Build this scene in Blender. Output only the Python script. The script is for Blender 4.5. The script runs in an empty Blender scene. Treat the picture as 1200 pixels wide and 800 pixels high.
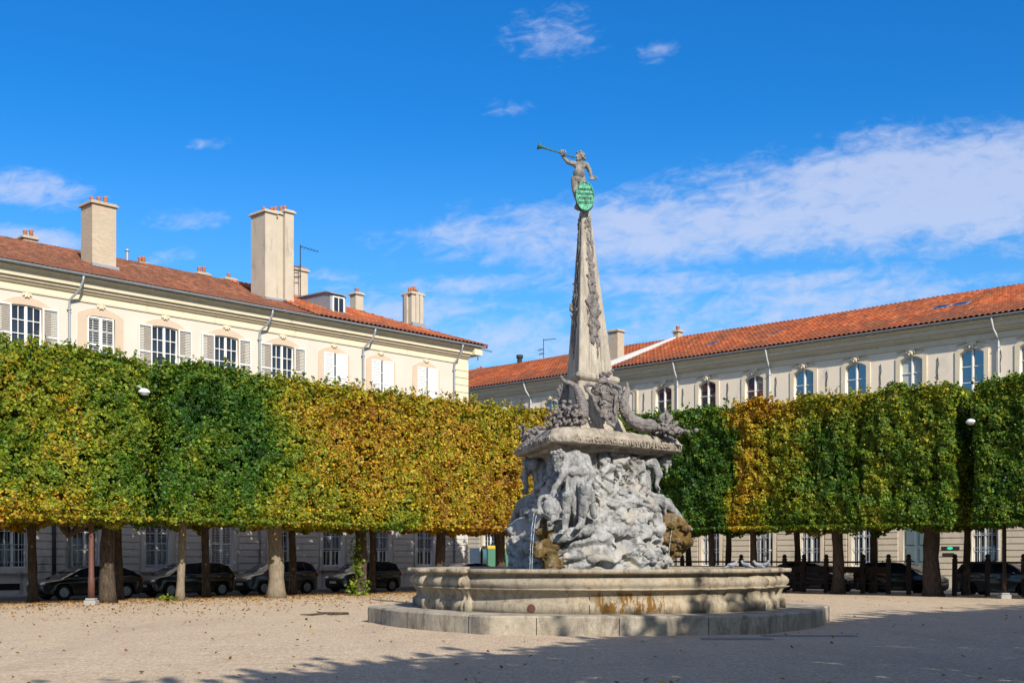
import bpy, bmesh, math, random
import numpy as np
from mathutils import Vector, Matrix
R = math.radians
random.seed(7); rng = np.random.default_rng(11)
S = bpy.context.scene
COL = S.collection

# ------------------------------------------------------------------ camera
F = 1385.0; HZ = 653.0; EYE = 1.6
cam = bpy.data.cameras.new('camera'); cam.lens = 36*F/1200; cam.sensor_width = 36
cam.shift_y = (HZ-400)/1200; cam.clip_start = .1; cam.clip_end = 3000
co = bpy.data.objects.new('camera', cam); COL.objects.link(co)
co.location = (0, 0, EYE); co.rotation_euler = (R(90), 0, 0); S.camera = co
def px(x, y, Y):                       # point at depth Y that stands at a place of the picture
    return ((x-600)/F*Y, Y, EYE+(HZ-y)/F*Y)

# ------------------------------------------------------------------ light
SUN_AZ, SUN_EL = 24.0, 34.0            # azimuth measured from straight behind the camera to the right
sdir = Vector((math.sin(R(SUN_AZ))*math.cos(R(SUN_EL)), -math.cos(R(SUN_AZ))*math.cos(R(SUN_EL)), math.sin(R(SUN_EL))))
sl = bpy.data.lights.new('sun', 'SUN'); sl.energy = 4.1; sl.angle = R(.5); sl.color = (1, .93, .83)
so = bpy.data.objects.new('sun', sl); COL.objects.link(so)
so.rotation_euler = (-sdir).to_track_quat('-Z', 'Y').to_euler(); so.location = (20, -30, 40)
W = bpy.data.worlds.new('World'); S.world = W; W.use_nodes = True
wn, wl = W.node_tree.nodes, W.node_tree.links; wn.clear()
def wnode(t, **k):
    n = wn.new(t)
    for a, b in k.items(): setattr(n, a, b)
    return n
wout = wnode('ShaderNodeOutputWorld'); bg = wnode('ShaderNodeBackground'); bg.inputs[1].default_value = .079
sky = wnode('ShaderNodeTexSky'); sky.sky_type = 'NISHITA'; sky.sun_disc = False
sky.sun_elevation = R(SUN_EL); sky.sun_rotation = R(180-SUN_AZ); sky.air_density = 1.0; sky.dust_density = .3; sky.ozone_density = 2.5
hs = wnode('ShaderNodeHueSaturation'); hs.inputs['Saturation'].default_value = 1.36; hs.inputs['Value'].default_value = 1.0
tint = wnode('ShaderNodeMix', data_type='RGBA', blend_type='MULTIPLY'); tint.inputs[0].default_value = 1
tint.inputs[7].default_value = (.34, 1.0, 1.34, 1)
wl.new(sky.outputs[0], hs.inputs['Color']); wl.new(hs.outputs[0], tint.inputs[6])
def wm(op, a, b=None, c=None):
    n = wnode('ShaderNodeMath', operation=op)
    for i, v in enumerate((a, b, c)):
        if v is None: continue
        if isinstance(v, (int, float)): n.inputs[i].default_value = v
        else: wl.new(v, n.inputs[i])
    return n.outputs[0]
tc = wnode('ShaderNodeTexCoord'); sp = wnode('ShaderNodeSeparateXYZ'); wl.new(tc.outputs['Generated'], sp.inputs[0])
yy = wm('MAXIMUM', wm('ABSOLUTE', sp.outputs[1]), .05)
U = wm('DIVIDE', sp.outputs[0], yy); V = wm('DIVIDE', sp.outputs[2], yy)
def cnoise(su, sv, shear, detail, dist, seed, rough=.55):
    cb = wnode('ShaderNodeCombineXYZ')
    wl.new(wm('MULTIPLY', U, su), cb.inputs[0])
    wl.new(wm('MULTIPLY', wm('SUBTRACT', V, wm('MULTIPLY', U, shear)), sv), cb.inputs[1]); cb.inputs[2].default_value = seed
    n = wnode('ShaderNodeTexNoise'); n.inputs['Scale'].default_value = 1; n.inputs['Detail'].default_value = detail
    n.inputs['Roughness'].default_value = rough; n.inputs['Distortion'].default_value = dist
    wl.new(cb.outputs[0], n.inputs['Vector']); return n.outputs[0]
nA = cnoise(14, 34, .12, 6, .5, 3.1, .60); nB = cnoise(46, 90, .10, 5, .7, 9.2, .62); nC = cnoise(5, 40, .08, 5, .3, 1.3)
nz = wm('ADD', wm('ADD', wm('MULTIPLY', nA, .42), wm('MULTIPLY', nB, .36)), wm('MULTIPLY', nC, .22))
def blob(x, y, a, b, rot, w):
    u0, v0 = (x-600)/F, (HZ-y)/F
    a /= F; b /= F
    du = wm('SUBTRACT', U, u0); dv = wm('SUBTRACT', wm('SUBTRACT', V, v0), wm('MULTIPLY', du, rot))
    e = wm('ADD', wm('POWER', wm('ABSOLUTE', wm('DIVIDE', du, a)), 2), wm('POWER', wm('ABSOLUTE', wm('DIVIDE', dv, b)), 2))
    return wm('MULTIPLY', wm('POWER', wm('MAXIMUM', wm('SUBTRACT', 1, wm('MULTIPLY', e, .5)), 0), 1.3), w)
tot = None
for bl in [(1120, 222, 300, 74, .07, 1.0), (800, 268, 300, 46, .05, .92), (545, 334, 100, 15, .05, .62), (1010, 356, 150, 26, .03, .62),
           (30, 222, 90, 22, -.12, .80), (40, 280, 90, 16, -.1, .78), (652, 40, 60, 34, .05, .52), (588, 126, 34, 12, 0, .42),
           (770, 60, 26, 16, .1, .40), (245, 168, 30, 8, 0, .40), (215, 256, 50, 14, 0, .42), (200, 300, 40, 10, .1, .42),
           (440, 375, 240, 44, -.04, .56), (600, 398, 240, 44, 0, .60), (860, 375, 260, 44, 0, .54), (900, 330, 380, 20, .02, .50), (380, 322, 60, 10, 0, .46), (1150, 322, 90, 9, 0, .4)]:
    b_ = blob(*bl); tot = b_ if tot is None else wm('MAXIMUM', tot, b_)
cl = wm('ADD', wm('MULTIPLY', wm('SUBTRACT', nz, .5), 2.6), wm('SUBTRACT', tot, .34))
mr = wnode('ShaderNodeMapRange', interpolation_type='SMOOTHSTEP'); wl.new(cl, mr.inputs[0])
mr.inputs[1].default_value = -.18; mr.inputs[2].default_value = .62; mr.inputs[4].default_value = .74
gate = wm('MULTIPLY', mr.outputs[0], wm('MINIMUM', wm('MULTIPLY', tot, 6), 1))
lowm = wnode('ShaderNodeMapRange', interpolation_type='SMOOTHSTEP'); wl.new(sp.outputs[2], lowm.inputs[0]); lowm.inputs[1].default_value = .36; lowm.inputs[2].default_value = .02; lowm.inputs[3].default_value = 0; lowm.inputs[4].default_value = .62
lm = wnode('ShaderNodeMix', data_type='RGBA'); wl.new(lowm.outputs[0], lm.inputs[0]); wl.new(tint.outputs[2], lm.inputs[6]); lm.inputs[7].default_value = (2.6, 5.2, 8.4, 1)
cm = wnode('ShaderNodeMix', data_type='RGBA'); wl.new(gate, cm.inputs[0]); wl.new(lm.outputs[2], cm.inputs[6])
cm.inputs[7].default_value = (5.0, 5.6, 7.3, 1)
# bright haze added to the unseen sky round the sun, neutral fill for shadows
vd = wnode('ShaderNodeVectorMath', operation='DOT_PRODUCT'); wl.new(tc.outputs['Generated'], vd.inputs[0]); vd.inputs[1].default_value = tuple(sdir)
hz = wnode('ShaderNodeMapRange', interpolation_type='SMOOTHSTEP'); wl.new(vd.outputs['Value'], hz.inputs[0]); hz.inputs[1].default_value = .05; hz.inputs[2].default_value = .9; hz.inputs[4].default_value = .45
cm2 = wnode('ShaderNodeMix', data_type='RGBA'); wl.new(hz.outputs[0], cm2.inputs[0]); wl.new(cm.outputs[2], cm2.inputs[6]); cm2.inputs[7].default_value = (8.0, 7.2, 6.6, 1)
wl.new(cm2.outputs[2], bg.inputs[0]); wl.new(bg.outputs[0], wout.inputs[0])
S.view_settings.view_transform = 'Standard'; S.view_settings.look = 'None'; S.view_settings.exposure = 0.66; S.view_settings.gamma = 1
S.cycles.max_bounces = 6; S.cycles.diffuse_bounces = 3; S.cycles.transmission_bounces = 3

# ------------------------------------------------------------------ helpers
def lin(r, g, b):
    return tuple(((c/255)/12.92 if c/255 <= .04045 else ((c/255+.055)/1.055)**2.4) for c in (r, g, b))+(1,)
class NT:
    def __init__(s, name):
        s.m = bpy.data.materials.new(name); s.m.use_nodes = True; s.t = s.m.node_tree; s.t.nodes.clear()
        s.o = s.n('ShaderNodeOutputMaterial'); s.p = s.n('ShaderNodeBsdfPrincipled'); s.l(s.p.outputs[0], s.o.inputs[0])
    def n(s, t, **k):
        x = s.t.nodes.new(t)
        for a, b in k.items(): setattr(x, a, b)
        return x
    def l(s, a, b): s.t.links.new(a, b)
    def coord(s, scale=(1, 1, 1), world=False):
        mp = s.n('ShaderNodeMapping'); mp.inputs['Scale'].default_value = scale
        if world: s.l(s.n('ShaderNodeNewGeometry').outputs['Position'], mp.inputs[0])
        else: s.l(s.n('ShaderNodeTexCoord').outputs['Object'], mp.inputs[0])
        return mp.outputs[0]
    def noise(s, scale, detail=5, rough=.6, vec=None, dist=0):
        x = s.n('ShaderNodeTexNoise'); x.inputs['Scale'].default_value = scale; x.inputs['Detail'].default_value = detail
        x.inputs['Roughness'].default_value = rough; x.inputs['Distortion'].default_value = dist
        s.l(vec if vec is not None else s.coord(), x.inputs['Vector']); return x.outputs[0]
    def ramp(s, fac, stops):
        x = s.n('ShaderNodeValToRGB'); s.l(fac, x.inputs[0]); e = x.color_ramp.elements
        while len(e) > 1: e.remove(e[-1])
        e[0].position = stops[0][0]; e[0].color = stops[0][1]
        for p, c in stops[1:]: k = e.new(p); k.color = c
        return x.outputs[0]
    def mix(s, f, a, b, mode='MIX'):
        x = s.n('ShaderNodeMix', data_type='RGBA', blend_type=mode)
        for i, v in ((0, f), (6, a), (7, b)):
            if isinstance(v, (int, float)): x.inputs[i].default_value = v
            elif isinstance(v, tuple): x.inputs[i].default_value = v
            else: s.l(v, x.inputs[i])
        return x.outputs[2]
    def math(s, op, a, b=0.0):
        x = s.n('ShaderNodeMath', operation=op)
        for i, v in enumerate((a, b)):
            if isinstance(v, (int, float)): x.inputs[i].default_value = v
            else: s.l(v, x.inputs[i])
        return x.outputs[0]
    def bump(s, h, strength=.4, dist=.02):
        x = s.n('ShaderNodeBump'); x.inputs['Strength'].default_value = strength; x.inputs['Distance'].default_value = dist
        s.l(h, x.inputs['Height']); s.l(x.outputs[0], s.p.inputs['Normal'])
    def done(s, col=None, rough=.8, metal=0, spec=.3):
        if col is not None:
            if isinstance(col, tuple): s.p.inputs['Base Color'].default_value = col
            else: s.l(col, s.p.inputs['Base Color'])
        s.p.inputs['Roughness'].default_value = rough; s.p.inputs['Metallic'].default_value = metal
        s.p.inputs['Specular IOR Level'].default_value = spec
        return s.m
def g(c, k): return (c[0]*k, c[1]*k, c[2]*k, 1)
def varied(name, col, amt=.25, scale=3, rough=.8, bump=.2, fine=40, metal=0, spec=.3, stain=None, stainscale=(1, 1, .25), world=False, lo=.55, hi=.72):
    t = NT(name); v = t.coord(world=world)
    c = t.ramp(t.noise(scale, 6, .65, v), [(.3, g(col, 1-amt)), (.7, g(col, 1+amt))])
    f = t.noise(fine, 4, .6, v)
    c = t.mix(.35, c, t.ramp(f, [(.3, g(col, 1-amt*1.5)), (.7, g(col, 1+amt))]))
    if stain:
        sn = t.noise(1.7, 7, .7, t.coord(stainscale, world=world), .3)
        c = t.mix(t.ramp(sn, [(lo, (0, 0, 0, 1)), (hi, (1, 1, 1, 1))]), c, stain)
    if bump: t.bump(t.math('ADD', f, t.math('MULTIPLY', t.noise(scale*4, 4, .6, v), 1.5)), bump, .02)
    return t.done(c, rough, metal, spec)

M = {}
M['plaster_l'] = varied('cream plaster', (.57, .52, .44, 1), .08, .6, .9, .12, 18, stain=(.52, .47, .40, 1), stainscale=(.7, .7, .22))
M['plaster_r'] = varied('greyed cream plaster', (.78, .67, .52, 1), .06, .5, .9, .12, 18, stain=(.55, .49, .40, 1), stainscale=(.5, .5, .3))
M['beige'] = varied('beige surround paint', (.52, .41, .30, 1), .06, 2, .9, .08, 30)
M['trim'] = varied('pale cream stone trim', (.66, .56, .40, 1), .10, 2, .85, .15, 30, stain=(.30, .25, .17, 1), stainscale=(1.5, 1.5, .6), lo=.6, hi=.8)
M['rustic'] = varied('grey rusticated stone', (.52, .50, .46, 1), .12, 1.5, .9, .25, 25, stain=(.25, .23, .2, 1))
M['rustic_r'] = varied('cream rusticated stone', (.58, .50, .38, 1), .10, 1.5, .9, .25, 25, stain=(.36, .31, .23, 1))
M['zinc'] = varied('weathered zinc', (.30, .33, .36, 1), .15, 4, .5, .05, 30, metal=.3, spec=.4)
M['paleblue_pipe'] = varied('pale painted pipe', (.52, .53, .52, 1), .1, 4, .5, .05, 30)
M['white_paint'] = varied('white painted joinery', (.78, .76, .70, 1), .05, 3, .55, .05, 30)
M['shutter_grey'] = varied('grey beige shutter paint', (.66, .67, .64, 1), .06, 3, .6, .05, 30)
M['shutter_white'] = varied('white shutter paint', (.66, .67, .66, 1), .05, 3, .6, .05, 30)
M['shutter_blue'] = varied('pale blue grey shutter paint', (.36, .40, .44, 1), .08, 3, .6, .05, 30)
t = NT('dark window glass'); M['glass'] = t.done(t.ramp(t.noise(.5, 2), [(.35, (.006, .010, .018, 1)), (.7, (.03, .045, .07, 1))]), .04, 0, .5)
t = NT('blue reflecting window glass'); t.p.inputs['IOR'].default_value = 2.2; M['glass_blue'] = t.done((.008, .014, .028, 1), .04, 0, .8)
t = NT('curtained window glass'); M['glass_pale'] = t.done(t.ramp(t.noise(1.2, 3), [(.3, (.30, .33, .30, 1)), (.7, (.5, .5, .44, 1))]), .08, 0, .6)
M['dark'] = varied('dark void', (.012, .012, .013, 1), .2, 3, .9, 0)
M['iron'] = varied('black wrought iron', (.03, .03, .032, 1), .3, 5, .6, .1)
M['door'] = varied('grey blue painted door', (.12, .17, .19, 1), .1, 2, .5, .05)
def tiles(name, p, c, stops, rough=.85):
    t = NT(name); tcn = t.n('ShaderNodeTexCoord'); sn = t.n('ShaderNodeVectorMath', operation='SNAP')
    uv = t.n('ShaderNodeUVMap'); t.l(uv.outputs[0], sn.inputs[0]); sn.inputs[1].default_value = (p, c, 1)
    w = t.n('ShaderNodeTexWhiteNoise', noise_dimensions='2D'); t.l(sn.outputs[0], w.inputs[0])
    base = t.ramp(w.outputs[0], stops)
    big = t.noise(.45, 5, .65); fine = t.noise(24, 4, .6)
    sy = t.n('ShaderNodeSeparateXYZ'); t.l(uv.outputs[0], sy.inputs[0])
    dirt = t.ramp(t.math('ADD', t.math('MULTIPLY', sy.outputs[1], -.16), t.math('MULTIPLY', big, .9)), [(-.0, (0, 0, 0, 1)), (.42, (.75, .75, .75, 1))])
    base = t.mix(dirt, base, (.13, .05, .03, 1))
    base = t.mix(t.ramp(t.noise(1, 6, .7, t.coord((.9, .16, .16))), [(.48, (0, 0, 0, 1)), (.70, (.7, .7, .7, 1))]), base, (.085, .045, .03, 1))
    base = t.mix(t.ramp(big, [(.42, (0, 0, 0, 1)), (.75, (.55, .55, .55, 1))]), base, (.10, .055, .035, 1))
    base = t.mix(t.ramp(fine, [(.5, (0, 0, 0, 1)), (.8, (.4, .4, .4, 1))]), base, (.22, .13, .08, 1))
    t.bump(fine, .3, .01); return t.done(base, rough)
M['tile_brown'] = tiles('brown flat roof tiles', .22, .26, [(0, (.075, .030, .020, 1)), (.3, (.15, .052, .030, 1)), (.6, (.22, .075, .040, 1)), (.85, (.31, .12, .062, 1)), (1, (.09, .055, .04, 1))])
M['tile_orange'] = tiles('orange interlocking roof tiles', .30, .42, [(0, (.20, .045, .018, 1)), (.35, (.33, .068, .020, 1)), (.7, (.42, .095, .026, 1)), (.88, (.50, .15, .05, 1)), (1, (.17, .05, .03, 1))])
M['pot'] = varied('terracotta', (.36, .14, .075, 1), .2, 6, .8, .2)
def brick(name, c1, c2, mortar, sc=1.0):
    t = NT(name); b = t.n('ShaderNodeTexBrick'); b.inputs['Scale'].default_value = sc
    b.inputs['Brick Width'].default_value = .22; b.inputs['Row Height'].default_value = .075; b.inputs['Mortar Size'].default_value = .010
    b.inputs['Color1'].default_value = c1; b.inputs['Color2'].default_value = c2; b.inputs['Mortar'].default_value = mortar
    geo = t.n('ShaderNodeTexCoord'); s = t.n('ShaderNodeSeparateXYZ'); t.l(geo.outputs['Object'], s.inputs[0])
    cb = t.n('ShaderNodeCombineXYZ'); t.l(t.math('ADD', s.outputs[0], s.outputs[1]), cb.inputs[0]); t.l(s.outputs[2], cb.inputs[1]); t.l(cb.outputs[0], b.inputs[0])
    n = t.noise(1.3, 6, .65)
    c = t.mix(t.ramp(n, [(.4, (0, 0, 0, 1)), (.75, (.6, .6, .6, 1))]), b.outputs[0], g(mortar, .75))
    t.bump(b.outputs[1], -.3, .01); return t.done(c, .9)
M['chim_brick'] = brick('pale weathered brick', (.44, .36, .26, 1), (.36, .27, .18, 1), (.5, .43, .33, 1))
M['chim_render'] = varied('rendered chimney', (.46, .40, .31, 1), .12, 1.5, .9, .25, 20, stain=(.28, .24, .19, 1), stainscale=(1.5, 1.5, .3))

# gravel
t = NT('pale gravel'); v = t.coord(world=True)
pink = t.ramp(t.noise(.35, 6, .6, v), [(.3, (.52, .38, .245, 1)), (.7, (.62, .465, .31, 1))])
grain = t.noise(55, 3, .7, v); gr2 = t.noise(14, 4, .7, v); gr3 = t.noise(180, 2, .6, v)
vor = t.n('ShaderNodeTexVoronoi'); vor.inputs['Scale'].default_value = 24; t.l(v, vor.inputs['Vector'])
c = t.mix(.95, pink, t.ramp(vor.outputs['Color'], [(0, (.26, .21, .15, 1)), (.5, (.50, .405, .28, 1)), (1, (.78, .67, .50, 1))]))
c = t.mix(.62, pink, c)
c = t.mix(t.ramp(gr2, [(.55, (0, 0, 0, 1)), (.8, (.45, .45, .45, 1))]), c, (.33, .26, .20, 1))
c = t.mix(t.ramp(t.noise(1.1, 5, .6, v), [(.48, (0, 0, 0, 1)), (.72, (.25, .25, .25, 1))]), c, (.36, .28, .21, 1))
tw = t.noise(1, 5, .6, t.coord((.55, .12, .5), world=True), .6)
c = t.mix(t.ramp(tw, [(.50, (0, 0, 0, 1)), (.66, (.40, .40, .40, 1))]), c, (.40, .30, .22, 1))
peb = t.n('ShaderNodeTexVoronoi'); peb.inputs['Scale'].default_value = 9; t.l(v, peb.inputs['Vector'])
c = t.mix(t.ramp(peb.outputs['Distance'], [(.0, (.8, .8, .8, 1)), (.10, (.6, .6, .6, 1)), (.16, (0, 0, 0, 1))]), c, t.ramp(peb.outputs['Color'], [(.3, (.22, .18, .15, 1)), (.6, (.46, .38, .30, 1)), (.9, (.72, .65, .55, 1))]))
t.bump(t.math('ADD', t.math('MULTIPLY', vor.outputs['Distance'], 1.0), t.math('ADD', t.math('MULTIPLY', gr2, .8), t.math('MULTIPLY', t.noise(2.2, 3, .5, v), 2.2))), .9, .035)
M['gravel'] = t.done(c, .95, 0, .15)
M['asphalt'] = varied('asphalt', (.055, .055, .057, 1), .2, 1.5, .9, .3, 60, world=True)
M['pave'] = varied('pavement', (.20, .19, .18, 1), .12, 1.5, .9, .2, 40, world=True)
M['kerb'] = varied('granite kerb', (.30, .29, .27, 1), .15, 3, .85, .2, 60)
M['earth'] = varied('ground beyond', (.12, .11, .09, 1), .2, .05, .95, .1, 3, world=True)
# fountain stone
def stone(name, base, dark, pale, sc=2.2, b=.5, warm=None, streak=(1, 1, .35), cav=True):
    t = NT(name); v = t.coord(world=True)
    n1 = t.noise(sc, 8, .7, v, .3); n2 = t.noise(16, 6, .75, v); n3 = t.noise(70, 3, .6, v)
    c = t.ramp(n1, [(.28, g(base, .72)), (.5, base), (.72, pale)])
    c = t.mix(t.ramp(t.noise(sc*1.4, 8, .75, t.coord(streak, world=True), .5), [(.47, (0, 0, 0, 1)), (.64, (.9, .9, .9, 1))]), c, dark)
    c = t.mix(t.ramp(n2, [(.54, (0, 0, 0, 1)), (.72, (.6, .6, .6, 1))]), c, g(dark, 1.1))
    if warm: c = t.mix(t.ramp(t.noise(1.6, 5, .6, v, .2), [(.50, (0, 0, 0, 1)), (.68, (.8, .8, .8, 1))]), c, warm)
    t.bump(t.math('ADD', t.math('MULTIPLY', n2, 1.6), t.math('ADD', n3, t.math('MULTIPLY', n1, 1.5))), b, .03)
    return t.done(c, .92, 0, .2)
M['st_rock'] = stone('pale carved stone', (.35, .355, .35, 1), (.12, .118, .115, 1), (.50, .49, .46, 1), 2.4, .55, (.40, .36, .30, 1))
M['st_fig'] = stone('grey carved stone', (.33, .335, .33, 1), (.10, .10, .10, 1), (.46, .46, .44, 1), 3, .7, streak=(2, 2, .5))
M['st_child'] = stone('dark weathered stone', (.25, .235, .21, 1), (.10, .095, .085, 1), (.34, .32, .28, 1), 5, .5)
M['st_dark'] = stone('lichened dark stone', (.215, .195, .185, 1), (.09, .082, .078, 1), (.30, .275, .26, 1), 6, .6)
M['st_slab'] = stone('weathered slab stone', (.36, .315, .25, 1), (.15, .125, .10, 1), (.47, .42, .34, 1), 2, .5)
M['st_obel'] = stone('cream obelisk stone', (.43, .385, .31, 1), (.17, .15, .12, 1), (.54, .49, .40, 1), 1.6, .4, streak=(3, 3, .3))
M['st_basin'] = stone('basin limestone', (.40, .345, .255, 1), (.15, .12, .085, 1), (.52, .46, .36, 1), 1.6, .7, (.38, .29, .18, 1), streak=(2.2, 2.2, .8))
def add_stains(m):
    nt = m.node_tree; p = [n for n in nt.nodes if n.type == 'BSDF_PRINCIPLED'][0]; src = p.inputs['Base Color'].links[0].from_socket; L_ = nt.links.new
    geo = nt.nodes.new('ShaderNodeNewGeometry'); sx = nt.nodes.new('ShaderNodeSeparateXYZ'); L_(geo.outputs['Position'], sx.inputs[0])
    def mth(op, a, b):
        x = nt.nodes.new('ShaderNodeMath'); x.operation = op; x.use_clamp = False
        for i, v in enumerate((a, b)):
            if isinstance(v, (int, float)): x.inputs[i].default_value = v
            else: L_(v, x.inputs[i])
        return x.outputs[0]
    def box(o, a, b, soft):
        u = mth('DIVIDE', mth('SUBTRACT', o, a), soft); v = mth('DIVIDE', mth('SUBTRACT', b, o), soft); w = mth('MINIMUM', u, v); return mth('MAXIMUM', mth('MINIMUM', w, 1), 0)
    mp = nt.nodes.new('ShaderNodeMapping'); mp.inputs['Scale'].default_value = (7.5, 1.5, 2.2); L_(geo.outputs['Position'], mp.inputs[0])
    nz_ = nt.nodes.new('ShaderNodeTexNoise'); nz_.inputs['Scale'].default_value = 1; nz_.inputs['Detail'].default_value = 7; nz_.inputs['Roughness'].default_value = .7; L_(mp.outputs[0], nz_.inputs[0])
    f = mth('MULTIPLY', mth('MULTIPLY', box(sx.outputs[0], 1.62, 3.55, .25), box(sx.outputs[2], .36, .91, .10)), box(sx.outputs[1], 20, 27, .3))
    g_ = mth('MULTIPLY', f, mth('MAXIMUM', mth('MINIMUM', mth('MULTIPLY', mth('SUBTRACT', nz_.outputs[0], .47), 14), 1), 0))
    mx_ = nt.nodes.new('ShaderNodeMix'); mx_.data_type = 'RGBA'; L_(mth('MULTIPLY', g_, 1.0), mx_.inputs[0]); L_(src, mx_.inputs[6]); mx_.inputs[7].default_value = (.17, .09, .02, 1); L_(mx_.outputs[2], p.inputs['Base Color'])
add_stains(M['st_basin'])
M['st_step'] = stone('step limestone', (.37, .325, .25, 1), (.14, .115, .085, 1), (.50, .46, .38, 1), 1.5, .5)
M['ochre'] = stone('ochre algae stain', (.26, .15, .035, 1), (.10, .06, .018, 1), (.40, .27, .10, 1), 3.5, .8)
M['moss'] = stone('wet mossy rock', (.22, .135, .045, 1), (.05, .038, .016, 1), (.42, .36, .27, 1), 4, 1.0, (.13, .12, .05, 1))
M['verdigris'] = varied('verdigris bronze', (.12, .42, .26, 1), .4, 9, .7, .6, 40, stain=(.03, .10, .07, 1), stainscale=(8, 8, 4), spec=.3, lo=.48, hi=.62)
M['patina'] = varied('dark patina bronze', (.045, .13, .10, 1), .4, 12, .6, .4, 40)
M['verdidark'] = varied('dark patina lettering', (.02, .09, .06, 1), .3, 9, .7, .1, 40)
t = NT('basin water'); t.bump(t.noise(6, 4, .6), .3, .02); M['water'] = t.done((.03, .05, .05, 1), .06, 0, .5)
t = NT('falling water'); t.p.inputs['Transmission Weight'].default_value = .6; t.p.inputs['IOR'].default_value = 1.33; M['jet'] = t.done((.8, .85, .88, 1), .15, 0, .6)
def bark(name, a, b):
    t = NT(name); v = t.coord((1, 1, .28)); n1 = t.noise(14, 6, .7, v, .6); n2 = t.noise(3, 4, .6)
    c = t.mix(t.ramp(n2, [(.4, (0, 0, 0, 1)), (.7, (.5, .5, .5, 1))]), t.ramp(n1, [(.35, a), (.65, b)]), g(b, .55))
    t.bump(n1, .8, .04); return t.done(c, .95, 0, .1)
M['bark'] = bark('rough lime bark', (.03, .023, .018, 1), (.12, .09, .065, 1)); M['bark_pale'] = bark('smooth pale bark', (.15, .12, .085, 1), (.29, .24, .175, 1))
# leaves carry their own colour
t = NT('leaves'); a = t.n('ShaderNodeVertexColor', layer_name='col'); t.l(a.outputs[0], t.p.inputs['Base Color'])
t.p.inputs['Roughness'].default_value = .55; t.p.inputs['Specular IOR Level'].default_value = .3
tr = t.n('ShaderNodeBsdfTranslucent'); t.l(a.outputs[0], tr.inputs[0]); mx = t.n('ShaderNodeMixShader'); mx.inputs[0].default_value = .28
t.l(t.p.outputs[0], mx.inputs[1]); t.l(tr.outputs[0], mx.inputs[2]); t.l(mx.outputs[0], t.o.inputs[0]); M['leaf'] = t.m
M['wood'] = varied('dark brown timber', (.035, .022, .015, 1), .3, 4, .8, .3, 30)
M['redwood'] = varied('reddish brown painted pole', (.11, .048, .034, 1), .2, 4, .6, .2, 30)
M['rubber'] = varied('tyre rubber', (.018, .018, .019, 1), .2, 8, .8, .1)
t = NT('alloy rim'); M['rim'] = t.done(t.ramp(t.noise(8), [(.3, (.30, .30, .31, 1)), (.7, (.42, .42, .43, 1))]), .35, .6, .5)
M['plastic'] = varied('black plastic', (.02, .02, .021, 1), .2, 8, .6, .05)
def paint(name, c):
    t = NT(name); t.p.inputs['Coat Weight'].default_value = .8; t.p.inputs['Coat Roughness'].default_value = .06
    return t.done(t.ramp(t.noise(2.5), [(.3, g(c, .85)), (.7, g(c, 1.15))]), .35, .3, .4)
M['paint_black'] = paint('black car paint', (.006, .007, .009, 1)); M['paint_navy'] = paint('dark navy car paint', (.007, .012, .028, 1))
M['paint_grey'] = paint('dark grey car paint', (.045, .048, .055, 1))
t = NT('headlight glass'); M['lamp_glass'] = t.done((.55, .57, .6, 1), .1, .2, .7)
t = NT('red tail light'); M['tail'] = t.done((.30, .012, .012, 1), .2, 0, .6)
M['plate'] = varied('number plate', (.55, .55, .52, 1), .05, 9, .5, 0)
M['yellow'] = varied('yellow painted bodywork', (.60, .38, .03, 1), .1, 3, .5, .05)
t = NT('green tinted glass'); M['green_glass'] = t.done((.08, .20, .13, 1), .08, 0, .6)
M['blue_sheet'] = varied('pale blue sheet', (.35, .45, .62, 1), .15, 4, .7, .2)
M['pigeon'] = varied('grey white feathers', (.26, .27, .30, 1), .5, 14, .8, .2)
t = NT('green lit pharmacy display'); t.p.inputs['Emission Color'].default_value = (.0, .55, .25, 1); t.p.inputs['Emission Strength'].default_value = .8; M['green_led'] = t.done((.02, .3, .15, 1), .4)

def tag(o, label=None, cat=None, group=None, kind=None):
    if label: o['label'] = label
    if cat: o['category'] = cat
    if group: o['group'] = group
    if kind: o['kind'] = kind
    return o
def link(name, me, mat=None, parent=None, world=False):
    """one mesh object; with world=True the mesh is given in world space and moved under its parent's origin"""
    if mat is not None:
        me.materials.clear(); me.materials.append(M[mat] if isinstance(mat, str) else mat)
    o = bpy.data.objects.new(name, me); COL.objects.link(o)
    if parent is not None:
        if world:
            q = parent; off = Vector((0, 0, 0))
            while q is not None: off += q.location; q = q.parent
            me.transform(Matrix.Translation(-off))
        o.parent = parent
    return o
def thing(name, label, cat, loc=(0, 0, 0), rz=0, group=None):
    o = bpy.data.objects.new(name, None); COL.objects.link(o); o.empty_display_size = .2
    o.location = loc; o.rotation_euler = (0, 0, rz); return tag(o, label, cat, group)
def copy_under(o, parent, dx=None):
    c = o.copy(); COL.objects.link(c); c.parent = parent
    if dx is not None: c.location = Vector(c.location)+Vector(dx)
    for ch in list(o.children): copy_under(ch, c)
    return c
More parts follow.
